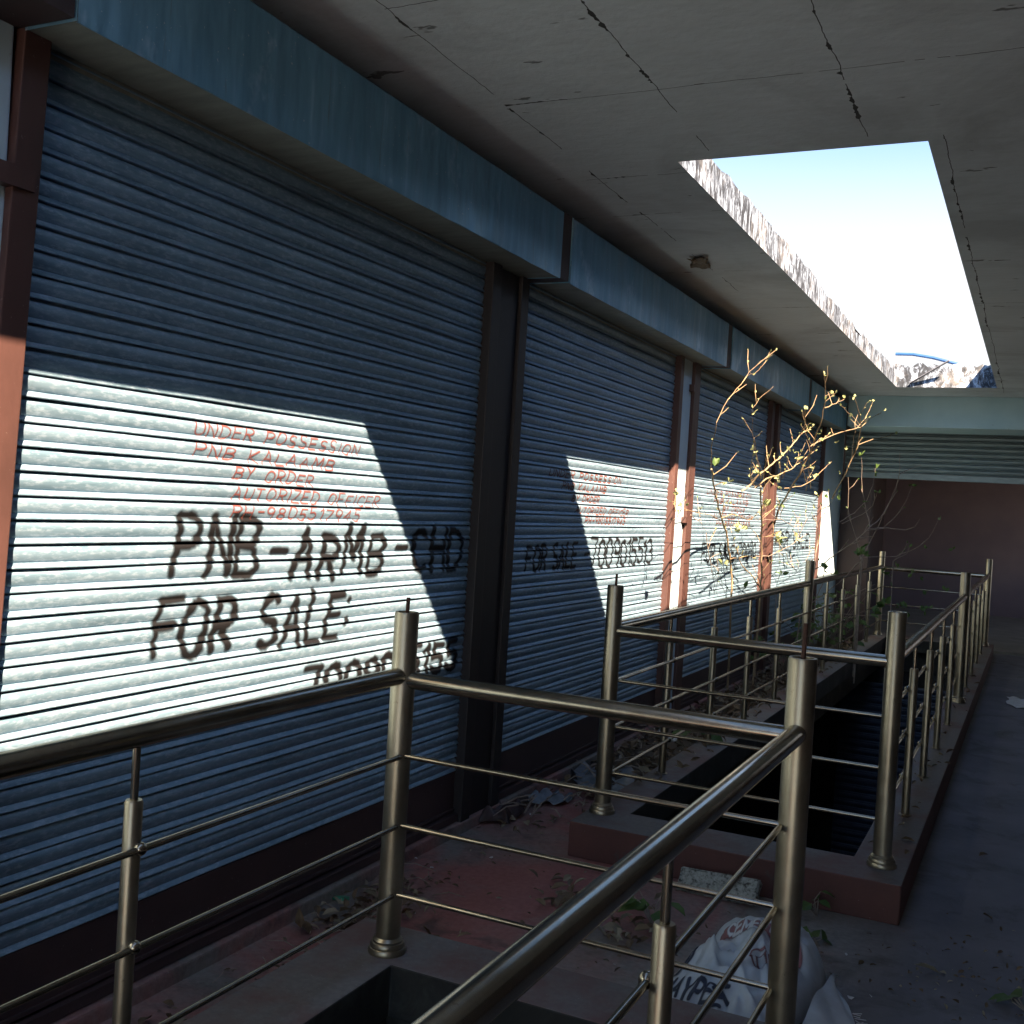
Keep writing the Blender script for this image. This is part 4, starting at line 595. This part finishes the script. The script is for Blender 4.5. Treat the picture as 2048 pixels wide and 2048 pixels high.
o=ob('terrazzo_slab',bm,MT['foam'],None,40); o.location=(-1.03,4.205,FZ+.035); o.rotation_euler=(R(52),R(-4),R(-6)); tag(o,'broken speckled grey slab leaning on the red kerb of the far pit','slab fragment')
g=random.Random(77)
for k in range(34):      # tiny scraps
    x=g.choice([g.uniform(-2.22,-1.9),g.uniform(-2.2,-1.9),g.uniform(-1.9,-.3),g.uniform(-.3,.3)]); y=g.uniform(1.6,4.2) if x>-1.8 or g.random()<.8 else g.uniform(4.2,6)
    if -1.86<x<-.31 and y<2.95: continue
    if -1.73<x<-.36 and y>4.28: continue
    bm=bmesh.new(); s=g.uniform(.004,.012)
    q=[bm.verts.new((math.cos(a)*s*g.uniform(.5,1.2),math.sin(a)*s*g.uniform(.4,1),g.uniform(.001,.008))) for a in (0,1.4,2.7,4.1,5.2)]; bm.faces.new(q)
    o=ob('paper_scrap',bm,MT['paper']); o.location=(x,y,FZ); tag(o,'tiny white paper scrap scattered on the dusty floor','scrap','tiny paper scraps on the floor')
    m=o.modifiers.new('thickness','SOLIDIFY'); m.thickness=.001
# loose dry leaves one can tell apart near the camera
for k,(x,y) in enumerate([(-2.02,2.25),(-2.12,2.30),(-1.95,2.55),(-1.99,2.75),(-2.10,3.0),(-2.0,3.15),(-1.9,3.2),(-1.5,3.75),(-1.42,3.85),(-1.25,3.55),(-1.0,3.3),(-.8,4.0),(-.2,3.9),(-.1,4.6),(-.15,5.4),(.02,3.5),(-1.6,4.0),(-1.15,3.5),(-1.75,3.05),(-1.66,3.02)]):
    bm=bmesh.new(); L=g.uniform(.05,.10); leafmesh(bm,(0,0,0),(g.uniform(-.5,.5),g.uniform(-.5,.5),1),(g.uniform(-1,1),g.uniform(-1,1),.12),L,L*.5,.2)
    o=ob('dry_leaf',bm,MT['drypale' if k%3==0 else 'dry']); o.location=(x,y,FZ+.012); tag(o,'loose curled dry leaf lying by itself on the floor near the two pits','leaf','loose dry leaves on the floor')
    m=o.modifiers.new('thickness','SOLIDIFY'); m.thickness=.0008
# leaf litter and twigs: uncountable
bm=bmesh.new(); bt=bmesh.new(); bp=bmesh.new()
def scat(n,fx,fy,zf,s0,s1,b=None):
    for k in range(n):
        x,y=fx(),fy(); L=g.uniform(s0,s1); leafmesh(b or (bm if g.random()<.75 else bp),(x,y,zf(x,y)),(g.uniform(-.9,.9),g.uniform(-.9,.9),1),(g.uniform(-1,1),g.uniform(-1,1),g.uniform(-.1,.5)),L,L*g.uniform(.3,.6),.2)
gz=lambda x,y: FZ+.01+max(0,.05*math.sin(min(1,max(0,(y-5.5)/2))*1.57))*g.random()
scat(2600,lambda: g.uniform(-2.22,-1.73),lambda: g.uniform(5.6,13.4),gz,.03,.085)
scat(130,lambda: g.gauss(-2.03,.08),lambda: g.gauss(3.3,.16),lambda x,y:FZ+.008+.03*g.random(),.02,.07)
scat(60,lambda: g.gauss(-1.42,.10),lambda: g.gauss(3.8,.10),lambda x,y:FZ+.008+.03*g.random(),.03,.08)
scat(40,lambda: g.gauss(-1.2,.10),lambda: g.gauss(3.6,.08),lambda x,y:FZ+.008+.03*g.random(),.03,.08)
scat(30,lambda: g.gauss(-1.68,.07),lambda: g.gauss(3.03,.06),lambda x,y:FZ+.01+.05*g.random(),.03,.07)
scat(90,lambda: g.uniform(-2.2,-1.9),lambda: g.uniform(4.4,5.8),lambda x,y:FZ+.01,.02,.07)
scat(70,lambda: g.uniform(-1.70,-1.56),lambda: g.uniform(5.,11),lambda x,y:.108,.03,.07)
scat(50,lambda: g.uniform(-.57,-.39),lambda: g.uniform(4.6,11),lambda x,y:.106,.02,.06)
scat(160,lambda: g.uniform(-2.15,-1.9),lambda: g.uniform(1.8,4.2),lambda x,y:FZ+.006,.01,.035)
scat(110,lambda: g.uniform(-1.8,-.4),lambda: g.uniform(3.0,4.2),lambda x,y:FZ+.006,.01,.03)
scat(140,lambda: g.gauss(-.1,.2),lambda: g.gauss(3.9,.22),lambda x,y:FZ+.006,.01,.03)
for k in range(260):
    x,y=g.uniform(-2.2,-1.74),g.uniform(4.6,13); a=g.uniform(0,6.28); L=g.uniform(.08,.3); p=Vector((x,y,FZ+.02+.05*g.random())); d=Vector((math.cos(a)*.45,math.sin(a),g.uniform(-.1,.25)))
    q=p+d*L; q.x=max(-2.24,min(-1.73,q.x)); tube(bt,[p,p.lerp(q,.5)+Vector((0,0,.02*g.random())),q],[.004,.0035,.002],5)
for k in range(40):
    x,y=g.gauss(-2.05,.1),g.gauss(3.2,.4); a=g.uniform(0,6.28); L=g.uniform(.05,.2); p=Vector((max(-2.2,x),y,FZ+.012)); q=p+Vector((math.cos(a),math.sin(a),.1))*L
    if q.x<-2.22: continue
    tube(bt,[p,p.lerp(q,.5)+Vector((0,0,.015)),q],[.002,.002,.001],4)
for b,m,nm in ((bm,'dry','leaf_litter'),(bp,'drypale','leaf_litter'),(bt,'twig','twig_litter')):
    o=ob(nm,b,MT[m]); tag(o,{'dry':'dark brown dry leaf litter along the foot of the shutters','drypale':'pale dry leaves mixed into the brown leaf litter','twig':'broken twigs lying among the leaf litter'}[m],'litter',None,'stuff')
g5=np.random.RandomState(5); V=[];F=[]; nx,ny=12,60
for j in range(ny+1):
    for i in range(nx+1):
        e=math.sin(math.pi*i/nx)*min(1,j/8); V.append((-2.24+.51*i/nx,5.3+8.2*j/ny,FZ+.003+e*(.03+.02*g5.rand())))
for j in range(ny):
    for i in range(nx): a=j*(nx+1)+i; F.append((a,a+1,a+nx+2,a+nx+1))
o=ob('soil',(V,F),MT['soil'],None,180); tag(o,'strip of dark soil under the leaf litter','soil',None,'stuff')

o=sheet('plaster_flake','brown curled plaster flake hanging from the ceiling left of the skylight','flake',(-1.84,6.09,ZC-.03),.10,.22,'dry',33,.025,.2)
bpy.context.view_layer.update()
